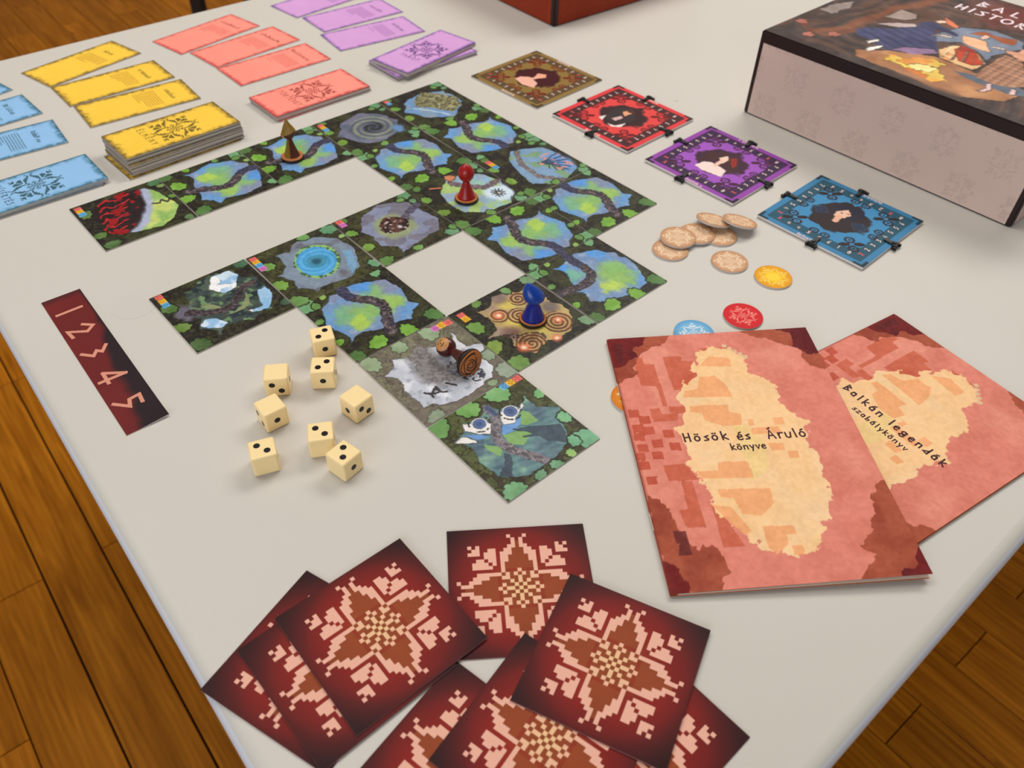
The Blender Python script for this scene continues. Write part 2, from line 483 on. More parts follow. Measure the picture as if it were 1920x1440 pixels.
# ------------------------------------------------------------------ plain white room around the table
MAT['wall'] = new_mat('white_wall_paint', (226, 222, 214), 0.9, 0.1)
MAT['ceiling'] = new_mat('white_ceiling_paint', (236, 234, 230), 0.9, 0.1)
def shell(name, size, loc, mat, label):
    bm = bmesh.new(); bmesh.ops.create_cube(bm, size=1.0); bmesh.ops.scale(bm, vec=size, verts=bm.verts)
    o = link(name, bm_mesh(name, bm, [mat]), None, loc); return set_props(o, label, None, None, 'structure')
shell('wall_back', (7.4, .1, 3.0), (.1, 4.65, 1.46), MAT['wall'], 'plain white wall far behind the table')
shell('wall_front', (7.4, .1, 3.0), (.1, -2.45, 1.46), MAT['wall'], 'plain white wall behind the viewer')
shell('wall_left', (.1, 7.0, 3.0), (-3.65, 1.1, 1.46), MAT['wall'], 'plain white wall to the left of the table')
shell('wall_right', (.1, 7.0, 3.0), (3.85, 1.1, 1.46), MAT['wall'], 'plain white wall to the right of the table')
shell('ceiling', (7.6, 7.2, .08), (.1, 1.1, 3.0), MAT['ceiling'], 'plain white ceiling above the table')

# ------------------------------------------------------------------ table
def isect(p, d, q, e):
    A = np.array([[d[0], -e[0]], [d[1], -e[1]]]); s = np.linalg.solve(A, np.array(q) - np.array(p))
    return np.array(p) + s[0] * np.array(d)
lp, ld = (-380.5, 451.4), (259.9, -304.6)
rp, rd = (160.0, 155.4), (151.3, 136.2)
tp, td = (-584.0, 895.0), (211.8, 190.5)
NC = isect(lp, ld, rp, rd); FLc = isect(lp, ld, tp, td)
un = np.array(rd) / np.hypot(*rd); ut = np.array(td) / np.hypot(*td)
outline = [NC, NC + un * 1600, FLc + ut * 1600, FLc]
m = MAT['table'] = new_mat('white_laminate', (206, 202, 193), 0.40, 0.20)
tc = N(m, 'ShaderNodeTexCoord')
n1 = N(m, 'ShaderNodeTexNoise'); n1.inputs['Scale'].default_value = 3.0; n1.inputs['Detail'].default_value = 4
L(m, tc.outputs['Object'], n1.inputs['Vector'])
cr = N(m, 'ShaderNodeValToRGB'); cr.color_ramp.elements[0].position = .3; cr.color_ramp.elements[0].color = rgba((203, 199, 189)); cr.color_ramp.elements[1].position = .7; cr.color_ramp.elements[1].color = rgba((209, 204, 196))
L(m, n1.outputs['Fac'], cr.inputs[0])
vo = N(m, 'ShaderNodeTexVoronoi'); vo.inputs['Scale'].default_value = 9.0; L(m, tc.outputs['Object'], vo.inputs['Vector'])
sp = N(m, 'ShaderNodeValToRGB'); sp.color_ramp.elements[0].position = .008; sp.color_ramp.elements[0].color = (.45, .42, .38, 1); sp.color_ramp.elements[1].position = .014
L(m, vo.outputs['Distance'], sp.inputs[0])
mx = N(m, 'ShaderNodeMixRGB', blend_type='MULTIPLY'); mx.inputs[0].default_value = 0.7
L(m, cr.outputs[0], mx.inputs[1]); L(m, sp.outputs[0], mx.inputs[2]); L(m, mx.outputs[0], bsdf(m).inputs['Base Color'])
MAT['table_leg'] = new_mat('grey_steel_leg', (120, 120, 122), 0.4, 0.5, metallic=0.6)
ctr = sum(outline) / 4
table = bpy.data.objects.new('table', None); COL.objects.link(table); table.location = (ctr[0] * MM, ctr[1] * MM, 0)
set_props(table, 'large white laminate table covered with board game pieces', 'table')
bm = bmesh.new()
vs = [bm.verts.new(((p[0] - ctr[0]) * MM, (p[1] - ctr[1]) * MM, TABLE - 0.026)) for p in outline]
f = bm.faces.new(vs)
ext = bmesh.ops.extrude_face_region(bm, geom=[f])
bmesh.ops.translate(bm, vec=(0, 0, 0.026), verts=[v for v in ext['geom'] if isinstance(v, bmesh.types.BMVert)])
bmesh.ops.recalc_face_normals(bm, faces=bm.faces[:])
bmesh.ops.bevel(bm, geom=[e for e in bm.edges if all(v.co.z > TABLE - 0.001 for v in e.verts)] + [e for e in bm.edges if abs(e.verts[0].co.z - e.verts[1].co.z) > 0.01], offset=0.009, segments=6, affect='EDGES', profile=0.5)
MAT['daylit_edge'] = new_mat('daylit_bluish_edge_band', (216, 217, 225), .38, .22)  # daylight on the rounded edge put into its colour: lighter, bluer than the top
top = link('table_top', bm_mesh('table_top', bm, [MAT['table'], MAT['daylit_edge']], smooth=True), table)
for p_ in top.data.polygons:
    if p_.area > 0.05: p_.use_smooth = False
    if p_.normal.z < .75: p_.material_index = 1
legm = None
for p in outline:
    d = (np.array(p) - ctr); q = d * (1 - 130 / np.hypot(*d))
    bm = bmesh.new(); bmesh.ops.create_cube(bm, size=1.0); bmesh.ops.scale(bm, vec=(0.05, 0.05, TABLE - 0.026), verts=bm.verts)
    bmesh.ops.bevel(bm, geom=[e for e in bm.edges if abs(e.verts[0].co.z - e.verts[1].co.z) > .1], offset=0.006, segments=2, affect='EDGES')
    link('leg', bm_mesh('table_leg', bm, [MAT['table_leg']]), table, (q[0] * MM, q[1] * MM, (TABLE - 0.026) / 2))

# chair beyond the far edge: only one black leg of it reaches into the picture
def box_mesh(name, sx, sy, sz, mat, bev=0.004):
    bm = bmesh.new(); bmesh.ops.create_cube(bm, size=1.0); bmesh.ops.scale(bm, vec=(sx, sy, sz), verts=bm.verts)
    if bev: bmesh.ops.bevel(bm, geom=bm.edges[:], offset=bev, segments=2, affect='EDGES')
    return bm_mesh(name, bm, [mat] if not isinstance(mat, list) else mat)
MAT['chair_metal'] = new_mat('black_powder_coat', (30, 25, 26), 0.5, 0.4)
MAT['chair_seat'] = new_mat('black_chair_shell', (38, 34, 34), 0.6, 0.3)
chair = bpy.data.objects.new('chair', None); COL.objects.link(chair)
chair.location = (-0.626, 2.372, 0); chair.rotation_euler = (0, 0, 0)
set_props(chair, 'black framed chair standing behind the far edge of the table', 'chair')
for dx, dy in ((-.21, -.21), (.21, -.21)):
    link('leg', box_mesh('chair_leg', .032, .032, .44, MAT['chair_metal']), chair, (dx, dy, .22))
for dx, dy in ((-.21, .21), (.21, .21)):
    link('leg', box_mesh('chair_leg', .032, .032, .84, MAT['chair_metal']), chair, (dx, dy, .42))
link('seat', box_mesh('chair_seat', .46, .46, .03, MAT['chair_seat'], .012), chair, (0, 0, .455))
link('backrest', box_mesh('chair_back', .38, .025, .26, MAT['chair_seat'], .01), chair, (0, .21, .70))

# ------------------------------------------------------------------ map tiles
ART = json.loads(r'''{"path":{"blob":[[0.21,0.14],[0.14,0.19],[0.12,0.27],[0.05,0.33],[0.06,0.4],[0.03,0.45],[0.03,0.53],[0.07,0.69],[0.18,0.89],[0.26,0.9],[0.38,0.92],[0.48,0.89],[0.61,0.86],[0.69,0.92],[0.73,0.82],[0.8,0.75],[0.83,0.74],[0.78,0.63],[0.78,0.58],[0.85,0.51],[0.77,0.47],[0.76,0.41],[0.7,0.27],[0.71,0.17],[0.77,0.11],[0.69,0.15],[0.61,0.12],[0.51,0.09],[0.39,0.06],[0.28,0.11]],"path":[[0.01,0.47],[0.1,0.45],[0.18,0.45],[0.27,0.51],[0.35,0.59],[0.46,0.64],[0.56,0.62],[0.65,0.57],[0.74,0.52],[0.85,0.48]],"green":[[0.45,0.42],[0.51,0.74],[0.27,0.64],[0.36,0.26],[0.55,0.35]],"leaf":[[0.06,0.06],[0.1,0.14],[0.02,0.26],[-0.07,0.05],[0.91,0.93],[0.94,0.61],[0.9,0.3],[0.94,0.05],[0.32,0.04],[0.68,0.03],[0.01,0.87]]},"grey":{"blob":[[0.29,0.07],[0.28,0.13],[0.23,0.23],[0.16,0.26],[0.2,0.32],[0.23,0.41],[0.19,0.45],[0.15,0.53],[0.09,0.51],[0.11,0.54],[0.17,0.55],[0.22,0.58],[0.27,0.65],[0.29,0.77],[0.29,0.84],[0.2,0.89],[0.27,0.89],[0.34,0.86],[0.44,0.88],[0.5,1.01],[0.57,0.99],[0.6,0.94],[0.72,0.89],[0.81,0.89],[0.85,0.83],[0.91,0.8],[0.9,0.71],[0.93,0.67],[0.93,0.56],[0.95,0.49],[0.93,0.38],[0.9,0.29],[0.87,0.22],[0.82,0.18],[0.82,0.11],[0.73,0.12],[0.66,0.11],[0.55,0.11],[0.48,0.14],[0.39,0.14],[0.33,0.1]],"smear":[[0.22,0.48],[0.35,0.47],[0.49,0.42],[0.59,0.45],[0.63,0.55]],"branch1":[[0.68,0.22],[0.73,0.26],[0.75,0.33],[0.79,0.38]],"branch2":[[0.77,0.25],[0.73,0.26],[0.69,0.32],[0.74,0.34],[0.68,0.34]],"branch3":[[0.7,0.44],[0.78,0.49]],"leaf":[[0.09,0.72],[0.06,0.4],[0.09,0.07],[0.66,0.96],[0.92,0.95],[0.97,0.13],[0.96,0.75]],"icons":[[0.07,0.81],[0.07,0.88],[0.08,0.95]]},"eyes":{"blob":[[0.27,0.06],[0.25,0.16],[0.18,0.24],[0.15,0.25],[0.2,0.34],[0.17,0.43],[0.11,0.52],[0.22,0.58],[0.22,0.61],[0.29,0.74],[0.28,0.81],[0.21,0.87],[0.27,0.85],[0.39,0.85],[0.46,0.91],[0.53,1.0],[0.59,0.93],[0.68,0.88],[0.75,0.86],[0.86,0.75],[0.9,0.65],[0.91,0.53],[0.91,0.43],[0.91,0.33],[0.87,0.22],[0.76,0.1],[0.66,0.1],[0.58,0.08],[0.48,0.12],[0.4,0.14],[0.33,0.11]],"eye1":[[0.15,0.24],[0.22,0.33],[0.28,0.36],[0.28,0.45],[0.31,0.44],[0.38,0.34],[0.33,0.28],[0.23,0.21]],"iris1":[[0.24,0.35]],"eye2":[[0.25,0.57],[0.25,0.63],[0.32,0.71],[0.28,0.78],[0.33,0.77],[0.35,0.68],[0.36,0.64],[0.42,0.59],[0.38,0.5],[0.3,0.52]],"iris2":[[0.3,0.64]],"white":[[0.28,0.06],[0.26,0.14],[0.29,0.18],[0.37,0.21],[0.39,0.2],[0.33,0.12]],"blue1":[[0.37,0.47],[0.4,0.57],[0.38,0.68],[0.47,0.6],[0.49,0.49],[0.46,0.41]],"blue2":[[0.26,0.17],[0.33,0.28],[0.41,0.32],[0.36,0.22]],"path":[[0.14,0.52],[0.24,0.52],[0.35,0.44],[0.44,0.36],[0.53,0.35],[0.64,0.38],[0.75,0.43],[0.89,0.51]],"dark1":[[0.45,0.51],[0.52,0.64],[0.59,0.73],[0.68,0.86],[0.77,0.84],[0.84,0.76],[0.74,0.65],[0.65,0.63],[0.59,0.53],[0.57,0.53],[0.61,0.61],[0.55,0.59]],"dark2":[[0.62,0.31],[0.66,0.33],[0.84,0.19],[0.77,0.11],[0.71,0.21]],"green1":[[0.35,0.72],[0.39,0.74],[0.52,0.75],[0.5,0.64],[0.46,0.61]],"green2":[[0.46,0.41],[0.51,0.55],[0.61,0.61],[0.65,0.48],[0.57,0.39]],"green3":[[0.43,0.23],[0.51,0.31],[0.59,0.31],[0.62,0.26],[0.52,0.22]],"leaf":[[0.07,0.05],[0.05,0.38],[0.08,0.69],[0.3,0.97],[0.64,0.94],[0.92,0.92],[0.88,0.82],[0.96,0.71],[0.95,0.11],[0.97,0.54],[0.97,0.37]],"icons":[[0.04,0.8],[0.04,0.87],[0.04,0.95]]},"falls":{"blob":[[0.13,0.29],[0.11,0.42],[0.05,0.47],[0.02,0.61],[0.07,0.76],[0.08,0.82],[0.18,0.84],[0.25,0.84],[0.34,0.95],[0.41,0.93],[0.54,0.96],[0.65,0.95],[0.76,0.88],[0.88,0.82],[0.86,0.72],[0.91,0.61],[0.85,0.52],[0.83,0.44],[0.83,0.33],[0.92,0.28],[0.82,0.27],[0.71,0.16],[0.6,0.24],[0.44,0.18],[0.31,0.26],[0.2,0.28]],"white1":[[0.22,0.5],[0.06,0.61],[0.07,0.8],[0.19,0.83],[0.36,0.72],[0.38,0.59],[0.29,0.54]],"white2":[[0.53,0.85],[0.53,0.94],[0.66,0.94],[0.77,0.88],[0.85,0.8],[0.81,0.66],[0.76,0.63],[0.78,0.77],[0.64,0.81]],"white3":[[0.67,0.19],[0.61,0.26],[0.67,0.36],[0.79,0.41],[0.82,0.33],[0.76,0.23]],"path":[[0.44,0.19],[0.55,0.34],[0.61,0.48],[0.58,0.58],[0.48,0.69],[0.4,0.78],[0.4,0.88]],"ol1":[[0.68,0.4],[0.69,0.52],[0.64,0.63],[0.48,0.77],[0.68,0.7],[0.72,0.63]],"ol2":[[0.4,0.3],[0.46,0.43],[0.58,0.49],[0.54,0.39]],"streak":[[0.14,0.59],[0.27,0.68],[0.25,0.62],[0.11,0.63],[0.18,0.7],[0.36,0.65]],"leaf":[[0.26,0.08],[0.59,0.05],[0.91,0.07],[0.05,0.94],[0.86,0.98]],"icons":[[0.04,0.08],[0.12,0.08],[0.19,0.08]]},"pool":{"blob":[[0.13,0.25],[0.17,0.39],[0.07,0.49],[0.06,0.59],[0.13,0.77],[0.27,0.9],[0.5,0.95],[0.71,0.89],[0.83,0.82],[0.92,0.68],[0.91,0.5],[0.88,0.34],[0.93,0.28],[0.83,0.24],[0.75,0.14],[0.64,0.19],[0.47,0.1],[0.46,0.17],[0.34,0.25],[0.23,0.27]],"ring":[[0.65,0.72],[0.73,0.65],[0.78,0.56],[0.78,0.47],[0.74,0.39],[0.67,0.33],[0.57,0.3],[0.45,0.3],[0.35,0.35],[0.26,0.42],[0.2,0.51],[0.2,0.6],[0.24,0.69],[0.31,0.75],[0.42,0.78],[0.54,0.77]],"pool":[[0.62,0.69],[0.69,0.63],[0.73,0.56],[0.74,0.48],[0.7,0.41],[0.64,0.35],[0.55,0.33],[0.46,0.33],[0.36,0.37],[0.29,0.43],[0.25,0.51],[0.24,0.59],[0.27,0.66],[0.34,0.71],[0.43,0.74],[0.53,0.73]],"c":[[0.49,0.53]],"cres":[[0.5,0.83],[0.54,0.92],[0.75,0.85],[0.9,0.7],[0.73,0.74]],"leaf":[[0.08,0.93],[0.04,0.64],[0.27,0.97],[0.27,0.1],[0.61,0.05],[0.94,0.06],[0.88,0.97]],"icons":[[0.06,0.05],[0.13,0.05],[0.19,0.05],[0.26,0.05]]},"spiral":{"blob":[[0.14,0.24],[0.17,0.32],[0.16,0.41],[0.05,0.51],[0.08,0.63],[0.17,0.75],[0.18,0.84],[0.34,0.9],[0.47,0.89],[0.58,0.94],[0.7,0.93],[0.83,0.85],[0.91,0.75],[0.91,0.64],[0.94,0.57],[0.86,0.49],[0.89,0.43],[0.92,0.29],[0.82,0.22],[0.72,0.2],[0.65,0.24],[0.55,0.22],[0.51,0.1],[0.49,0.09],[0.47,0.22],[0.35,0.26],[0.27,0.27]],"spir":[[0.31,0.37],[0.44,0.52],[0.74,0.74],[0.81,0.34],[0.24,0.68]],"glow":[[0.31,0.37],[0.72,0.76],[0.9,0.57],[0.8,0.25]],"yel":[[0.24,0.55],[0.71,0.59],[0.48,0.44]],"pur":[[0.12,0.54],[0.53,0.84],[0.57,0.3]],"leaf":[[0.31,0.09],[0.07,0.67],[0.04,0.32],[0.62,0.05],[0.93,0.08],[0.08,0.95],[0.9,0.97],[0.34,1.06]],"icons":[[0.08,0.1],[0.15,0.1]]},"book":{"brown":[[[0.0,1.0],[0.341,1.022],[0.289,0.974],[0.226,0.938],[0.169,0.924],[0.126,0.899],[0.089,0.817],[0.031,0.789],[-0.021,0.781],[-0.013,0.905]],[[0.669,1.011],[0.947,1.044],[1.056,1.039],[1.039,0.786],[1.008,0.787],[0.915,0.812],[0.923,0.897],[0.857,0.917],[0.767,0.959],[0.708,0.973]],[[1.006,0.329],[1.033,-0.002],[0.987,-0.02],[0.72,-0.004],[0.759,0.037],[0.819,0.069],[0.775,0.099],[0.807,0.125],[0.857,0.152],[0.917,0.262]],[[0.004,0.328],[0.054,0.303],[0.089,0.24],[0.099,0.188],[0.148,0.129],[0.211,0.14],[0.241,0.104],[0.24,0.056],[0.192,-0.007],[-0.003,-0.01],[-0.003,0.13]]],"dark":[[[-0.01,1.014],[0.196,1.023],[0.169,0.962],[0.111,0.943],[0.121,0.899],[0.077,0.89],[0.049,0.86],[-0.015,0.852]],[[0.828,1.025],[1.029,1.052],[1.028,0.871],[0.94,0.864],[0.897,0.909],[0.913,0.97],[0.846,0.99]],[[0.998,0.095],[1.017,-0.001],[0.987,-0.02],[0.871,-0.005],[0.904,0.024],[0.945,0.022]],[[-0.009,0.109],[0.061,0.065],[0.077,0.012],[0.061,-0.013],[-0.019,-0.009]]],"cream":[[[0.392,0.866],[0.48,0.938],[0.581,0.923],[0.623,0.867],[0.632,0.783],[0.71,0.749],[0.731,0.679],[0.712,0.66],[0.75,0.611],[0.793,0.554],[0.752,0.466],[0.787,0.422],[0.761,0.348],[0.74,0.27],[0.707,0.203],[0.622,0.12],[0.579,0.101],[0.507,0.074],[0.476,0.099],[0.398,0.117],[0.35,0.169],[0.299,0.215],[0.255,0.278],[0.269,0.331],[0.241,0.381],[0.209,0.423],[0.225,0.473],[0.208,0.571],[0.276,0.632],[0.257,0.7],[0.285,0.757],[0.369,0.794]]],"yellow":[[[0.455,0.587],[0.556,0.546],[0.565,0.475],[0.545,0.383],[0.471,0.338],[0.459,0.446]]],"orange":[[[0.387,0.788],[0.46,0.79],[0.495,0.748],[0.508,0.689],[0.282,0.699],[0.296,0.727],[0.359,0.734]],[[0.299,0.659],[0.471,0.657],[0.464,0.624],[0.514,0.612],[0.501,0.567],[0.418,0.566],[0.342,0.597],[0.343,0.629],[0.29,0.632]],[[0.534,0.588],[0.558,0.587],[0.554,0.56],[0.53,0.561]],[[0.646,0.586],[0.692,0.586],[0.689,0.558],[0.644,0.558]],[[0.534,0.552],[0.655,0.551],[0.662,0.523],[0.528,0.525]],[[0.579,0.485],[0.649,0.482],[0.643,0.454],[0.585,0.455]],[[0.649,0.45],[0.695,0.45],[0.691,0.422],[0.65,0.421]],[[0.339,0.426],[0.467,0.42],[0.466,0.358],[0.246,0.368],[0.237,0.397],[0.327,0.393]],[[0.299,0.326],[0.516,0.316],[0.507,0.262],[0.442,0.223],[0.367,0.234],[0.352,0.288],[0.302,0.298]],[[0.427,0.187],[0.548,0.185],[0.553,0.156],[0.509,0.154],[0.505,0.126],[0.448,0.094],[0.423,0.116]],[[0.515,0.12],[0.558,0.12],[0.552,0.089],[0.51,0.089]],[[0.404,0.839],[0.556,0.827],[0.561,0.869],[0.467,0.884]],[[0.254,0.274],[0.332,0.259],[0.379,0.175],[0.348,0.162],[0.299,0.215]]],"salmon2":[[[0.244,0.894],[0.333,0.892],[0.331,0.869],[0.382,0.866],[0.379,0.794],[0.298,0.732],[0.248,0.734]],[[0.094,0.895],[0.146,0.898],[0.148,0.866],[0.193,0.859],[0.196,0.761],[0.197,0.664],[0.178,0.665],[0.174,0.757],[0.106,0.765]],[[0.112,0.658],[0.157,0.661],[0.163,0.633],[0.237,0.634],[0.222,0.602],[0.116,0.602]],[[0.202,0.664],[0.285,0.66],[0.266,0.633],[0.203,0.634]],[[0.104,0.428],[0.201,0.428],[0.235,0.365],[0.109,0.367]],[[0.162,0.364],[0.207,0.362],[0.205,0.198],[0.129,0.201],[0.117,0.261],[0.153,0.263]],[[0.254,0.274],[0.289,0.238],[0.334,0.127],[0.249,0.128]],[[0.433,0.924],[0.47,0.925],[0.47,0.895],[0.436,0.886]],[[0.517,0.923],[0.559,0.921],[0.557,0.893],[0.517,0.893]],[[0.279,0.803],[0.362,0.805],[0.359,0.764],[0.275,0.758]]],"check":[[[0.014,0.661],[0.063,0.66],[0.061,0.625],[0.013,0.626]],[[0.055,0.631],[0.103,0.63],[0.102,0.596],[0.054,0.597]],[[0.017,0.596],[0.065,0.595],[0.064,0.561],[0.016,0.562]],[[0.013,0.562],[0.06,0.56],[0.059,0.528],[0.012,0.529]],[[0.062,0.585],[0.11,0.583],[0.108,0.55],[0.061,0.552]],[[0.085,0.53],[0.132,0.529],[0.131,0.497],[0.084,0.498]],[[0.144,0.567],[0.191,0.566],[0.189,0.533],[0.142,0.535]],[[-0.007,0.482],[0.039,0.481],[0.038,0.45],[-0.007,0.451]],[[0.003,0.448],[0.049,0.447],[0.047,0.416],[0.002,0.417]],[[0.072,0.483],[0.119,0.482],[0.117,0.45],[0.071,0.452]],[[0.019,0.39],[0.064,0.388],[0.063,0.359],[0.019,0.36]],[[0.156,0.514],[0.203,0.512],[0.201,0.48],[0.154,0.482]],[[0.016,0.516],[0.062,0.515],[0.061,0.483],[0.015,0.484]]],"maroon":[[[0.07,0.193],[0.121,0.191],[0.122,0.113],[0.067,0.112],[0.083,0.15],[0.07,0.154]],[[0.024,0.974],[0.066,0.972],[0.053,0.875],[0.021,0.882]]]},"booktxt":{"t1":[[0.224,0.516],[0.765,0.504]],"t1h":[[0.591,0.506],[0.604,0.538]],"t2":[[0.415,0.47],[0.57,0.465]],"Arul\u00f3":[[0.592,0.505]],"\u00e9s":[[0.459,0.504]],"b1":[[0.245,0.538],[0.792,0.533]],"b2":[[0.359,0.489],[0.655,0.483]],"bB":[[0.245,0.538],[0.243,0.566]]},"digits":[[[0.133,0.154],[0.131,0.775]],[[0.255,0.551],[0.286,0.754],[0.314,0.556],[0.27,0.15],[0.32,0.185]],[[0.446,0.138],[0.485,0.351],[0.459,0.477],[0.478,0.58],[0.444,0.739]],[[0.659,0.125],[0.662,0.747],[0.611,0.303],[0.682,0.296]],[[0.808,0.123],[0.858,0.404],[0.819,0.476],[0.814,0.719],[0.861,0.691]]],"cover":{"skirt1":[[0.204,0.272],[0.232,0.334],[0.288,0.394],[0.333,0.504],[0.381,0.501],[0.494,0.311],[0.451,0.233],[0.362,0.189],[0.331,0.197],[0.276,0.224],[0.236,0.223]],"skirt1p":[[0.387,0.269],[0.468,0.325],[0.499,0.294],[0.438,0.227],[0.371,0.201]],"torso1":[[0.316,0.51],[0.345,0.574],[0.389,0.551],[0.464,0.518],[0.462,0.502],[0.395,0.506],[0.345,0.493]],"hair1":[[0.242,0.636],[0.307,0.65],[0.353,0.626],[0.345,0.56],[0.316,0.51]],"face1":[[0.347,0.576],[0.351,0.602],[0.374,0.618],[0.382,0.594],[0.367,0.569]],"hair1o":[[0.345,0.643],[0.386,0.627],[0.432,0.606],[0.428,0.574],[0.386,0.586]],"shirt1":[[0.21,0.372],[0.263,0.454],[0.316,0.496],[0.329,0.472],[0.288,0.407]],"bg1":[[0.21,0.468],[0.21,0.594],[0.308,0.567],[0.279,0.502]],"shoe1":[[0.28,0.205],[0.299,0.255],[0.311,0.239],[0.296,0.188]],"shoe2":[[0.317,0.132],[0.312,0.16],[0.335,0.214],[0.344,0.202],[0.333,0.122]],"fire":[[0.393,0.101],[0.411,0.158],[0.457,0.16],[0.496,0.267],[0.528,0.24],[0.585,0.148],[0.619,0.108],[0.586,0.086],[0.505,0.067],[0.466,0.094]],"ground":[[0.294,0.103],[0.352,0.176],[0.496,0.267],[0.625,0.252],[0.808,0.225],[0.799,0.116],[0.673,0.025],[0.458,0.04],[0.325,0.049]],"skirt2c":[[0.479,0.34],[0.493,0.417],[0.559,0.442],[0.64,0.337],[0.634,0.264],[0.579,0.26],[0.515,0.268]],"skirt2r":[[0.512,0.382],[0.512,0.442],[0.562,0.435],[0.598,0.375],[0.64,0.337],[0.609,0.299],[0.567,0.3]],"torso2":[[0.472,0.528],[0.507,0.535],[0.553,0.544],[0.602,0.462],[0.576,0.452],[0.539,0.452],[0.503,0.468]],"face2":[[0.52,0.564],[0.521,0.603],[0.54,0.603],[0.543,0.568],[0.536,0.541]],"hair2":[[0.479,0.562],[0.512,0.624],[0.567,0.612],[0.621,0.645],[0.634,0.586],[0.596,0.574],[0.544,0.594],[0.508,0.574]],"arm2":[[0.402,0.438],[0.424,0.479],[0.454,0.485],[0.459,0.473],[0.422,0.457],[0.406,0.43]],"arm2b":[[0.579,0.515],[0.62,0.532],[0.629,0.52],[0.589,0.505]],"sky":[[0.402,0.438],[0.43,0.604],[0.53,0.667],[0.636,0.639],[0.663,0.575],[0.623,0.429],[0.631,0.371],[0.568,0.43],[0.501,0.465],[0.438,0.384]],"skirt3":[[0.648,0.239],[0.643,0.41],[0.643,0.479],[0.704,0.476],[0.812,0.281],[0.769,0.226],[0.721,0.206],[0.664,0.217]],"foot3a":[[0.707,0.117],[0.718,0.161],[0.703,0.203],[0.716,0.21],[0.737,0.164],[0.726,0.126]],"foot3b":[[0.787,0.169],[0.773,0.221],[0.787,0.228],[0.802,0.187]],"arm3":[[0.629,0.52],[0.675,0.544],[0.707,0.538],[0.701,0.483],[0.64,0.499]],"torso3":[[0.665,0.484],[0.663,0.575],[0.692,0.613],[0.742,0.49],[0.707,0.468]],"branch":[[0.124,0.145],[0.174,0.257],[0.189,0.399],[0.189,0.579],[0.265,0.813]],"branch2":[[0.03,0.168],[0.102,0.117],[0.177,0.143],[0.212,0.258]],"glow":[[0.508,0.869]],"title":[[0.379,0.859],[0.369,0.912],[0.498,0.848],[0.335,0.771],[0.324,0.823],[0.461,0.773],[0.57,0.752],[0.538,0.859]],"pale":[[0.012,0.349],[0.008,0.424],[0.045,0.526],[0.084,0.364],[0.07,0.321]],"redleaf":[[0.038,0.178],[0.119,0.091],[0.176,0.165]],"slate3":[[0.584,0.212],[0.665,0.228],[0.765,0.261],[0.806,0.242],[0.825,0.197],[0.775,0.173],[0.656,0.185]]}}''')
ICON = {'r': (236, 112, 104), 'y': (236, 178, 48), 'b': (96, 168, 220), 'p': (214, 116, 190)}
TN = 160

def forest(seed, base=(44, 40, 36), olive=(64, 66, 40), dark=(30, 27, 25), amt=0.5):
    a = Art(TN, TN, base)
    nz = a.n(5, seed, 2); a.put(np.clip((nz - amt) * 9, 0, 1), olive, .8)
    n2 = a.n(17, seed + 5, 2); a.put((np.abs(n2 - .5) < .035).astype(float), dark, .7)
    a.put((a.n(34, seed + 9, 2) > .63).astype(float), tuple(min(255, c + 14) for c in olive), .5)
    return a

def leaves(a, pts, sizes, cols, seed, outline=(38, 36, 26)):
    for i, (p, r, c) in enumerate(zip(pts, sizes, cols)):
        a.lobed(p[0], p[1], r, c, seed + i, lobes=7 + i % 3, depth=.28, outline=outline, squash=.8)

def icons(a, pts, cols, along):
    s = .034
    if along == 'u':
        off = [(0, 0)] * len(pts)
    for (x, y), c in zip(pts, cols):
        m = ((np.abs(a.X - x) < s) & (np.abs(a.Y - y) < s)).astype(float)
        a.put(m, ICON[c])
        g = np.cos((a.X - x) * 185) * np.cos((a.Y - y) * 185)
        a.put(m * (g < -.35), tuple(v * .62 for v in ICON[c]), .55)
        a.put(((np.abs(np.maximum(np.abs(a.X - x), np.abs(a.Y - y)) - s) < .005)).astype(float), tuple(min(255, v + 18) for v in ICON[c]), .6)

def meadow(a, mask, seed, ox=0.0):
    """blue, violet and green watercolour of a clearing"""
    n1 = a.n(4, seed); n2 = a.n(6, seed + 20); n3 = a.n(14, seed + 40)
    col = np.empty_like(a.c); col[:] = (112, 140, 186)
    def mixin(w, c):
        nonlocal col
        w = np.clip(w, 0, 1)[..., None]; col = col * (1 - w) + np.asarray(c, float) * w
    mixin((n1 - .42) * 5, (98, 152, 214)); mixin((n2 - .55) * 6, (130, 138, 172))
    mixin((n3 - .6) * 4, (150, 168, 200))
    col = col * .82 + np.array((156, 178, 182.)) * .18
    return col

def finish(a, seed, ink=.35, grain=16):
    """ink the strong outlines and give the print a painted grain"""
    g = np.abs(np.diff(a.c.mean(-1), axis=0, prepend=a.c[:1].mean(-1))) + np.abs(np.diff(a.c.mean(-1), axis=1, prepend=a.c[:, :1].mean(-1)))
    a.c *= (1 - ink * np.clip((g - 26) / 40, 0, 1))[..., None]
    a.c += ((fbm(a.X, a.Y, 38, seed, 2) - .5) * grain + (fbm(a.X, a.Y, 12, seed + 4, 2) - .5) * grain)[..., None]
    a.c = np.clip(a.c, 4, 250)
    return a

def apply(a, mask, col):
    m = mask[..., None]; a.c = a.c * (1 - m) + col * m

def gravel(a, pts, w, seed, c0=(78, 68, 74), c1=(126, 112, 112), c2=(44, 40, 50), amp=.02):
    m = a.stroke(pts, w, c0, amp=amp, freq=24, seed=seed)
    a.speckle(m, c1, 46, .56, seed + 3, .85); a.speckle(m, c2, 52, .60, seed + 8, .9)
    return m

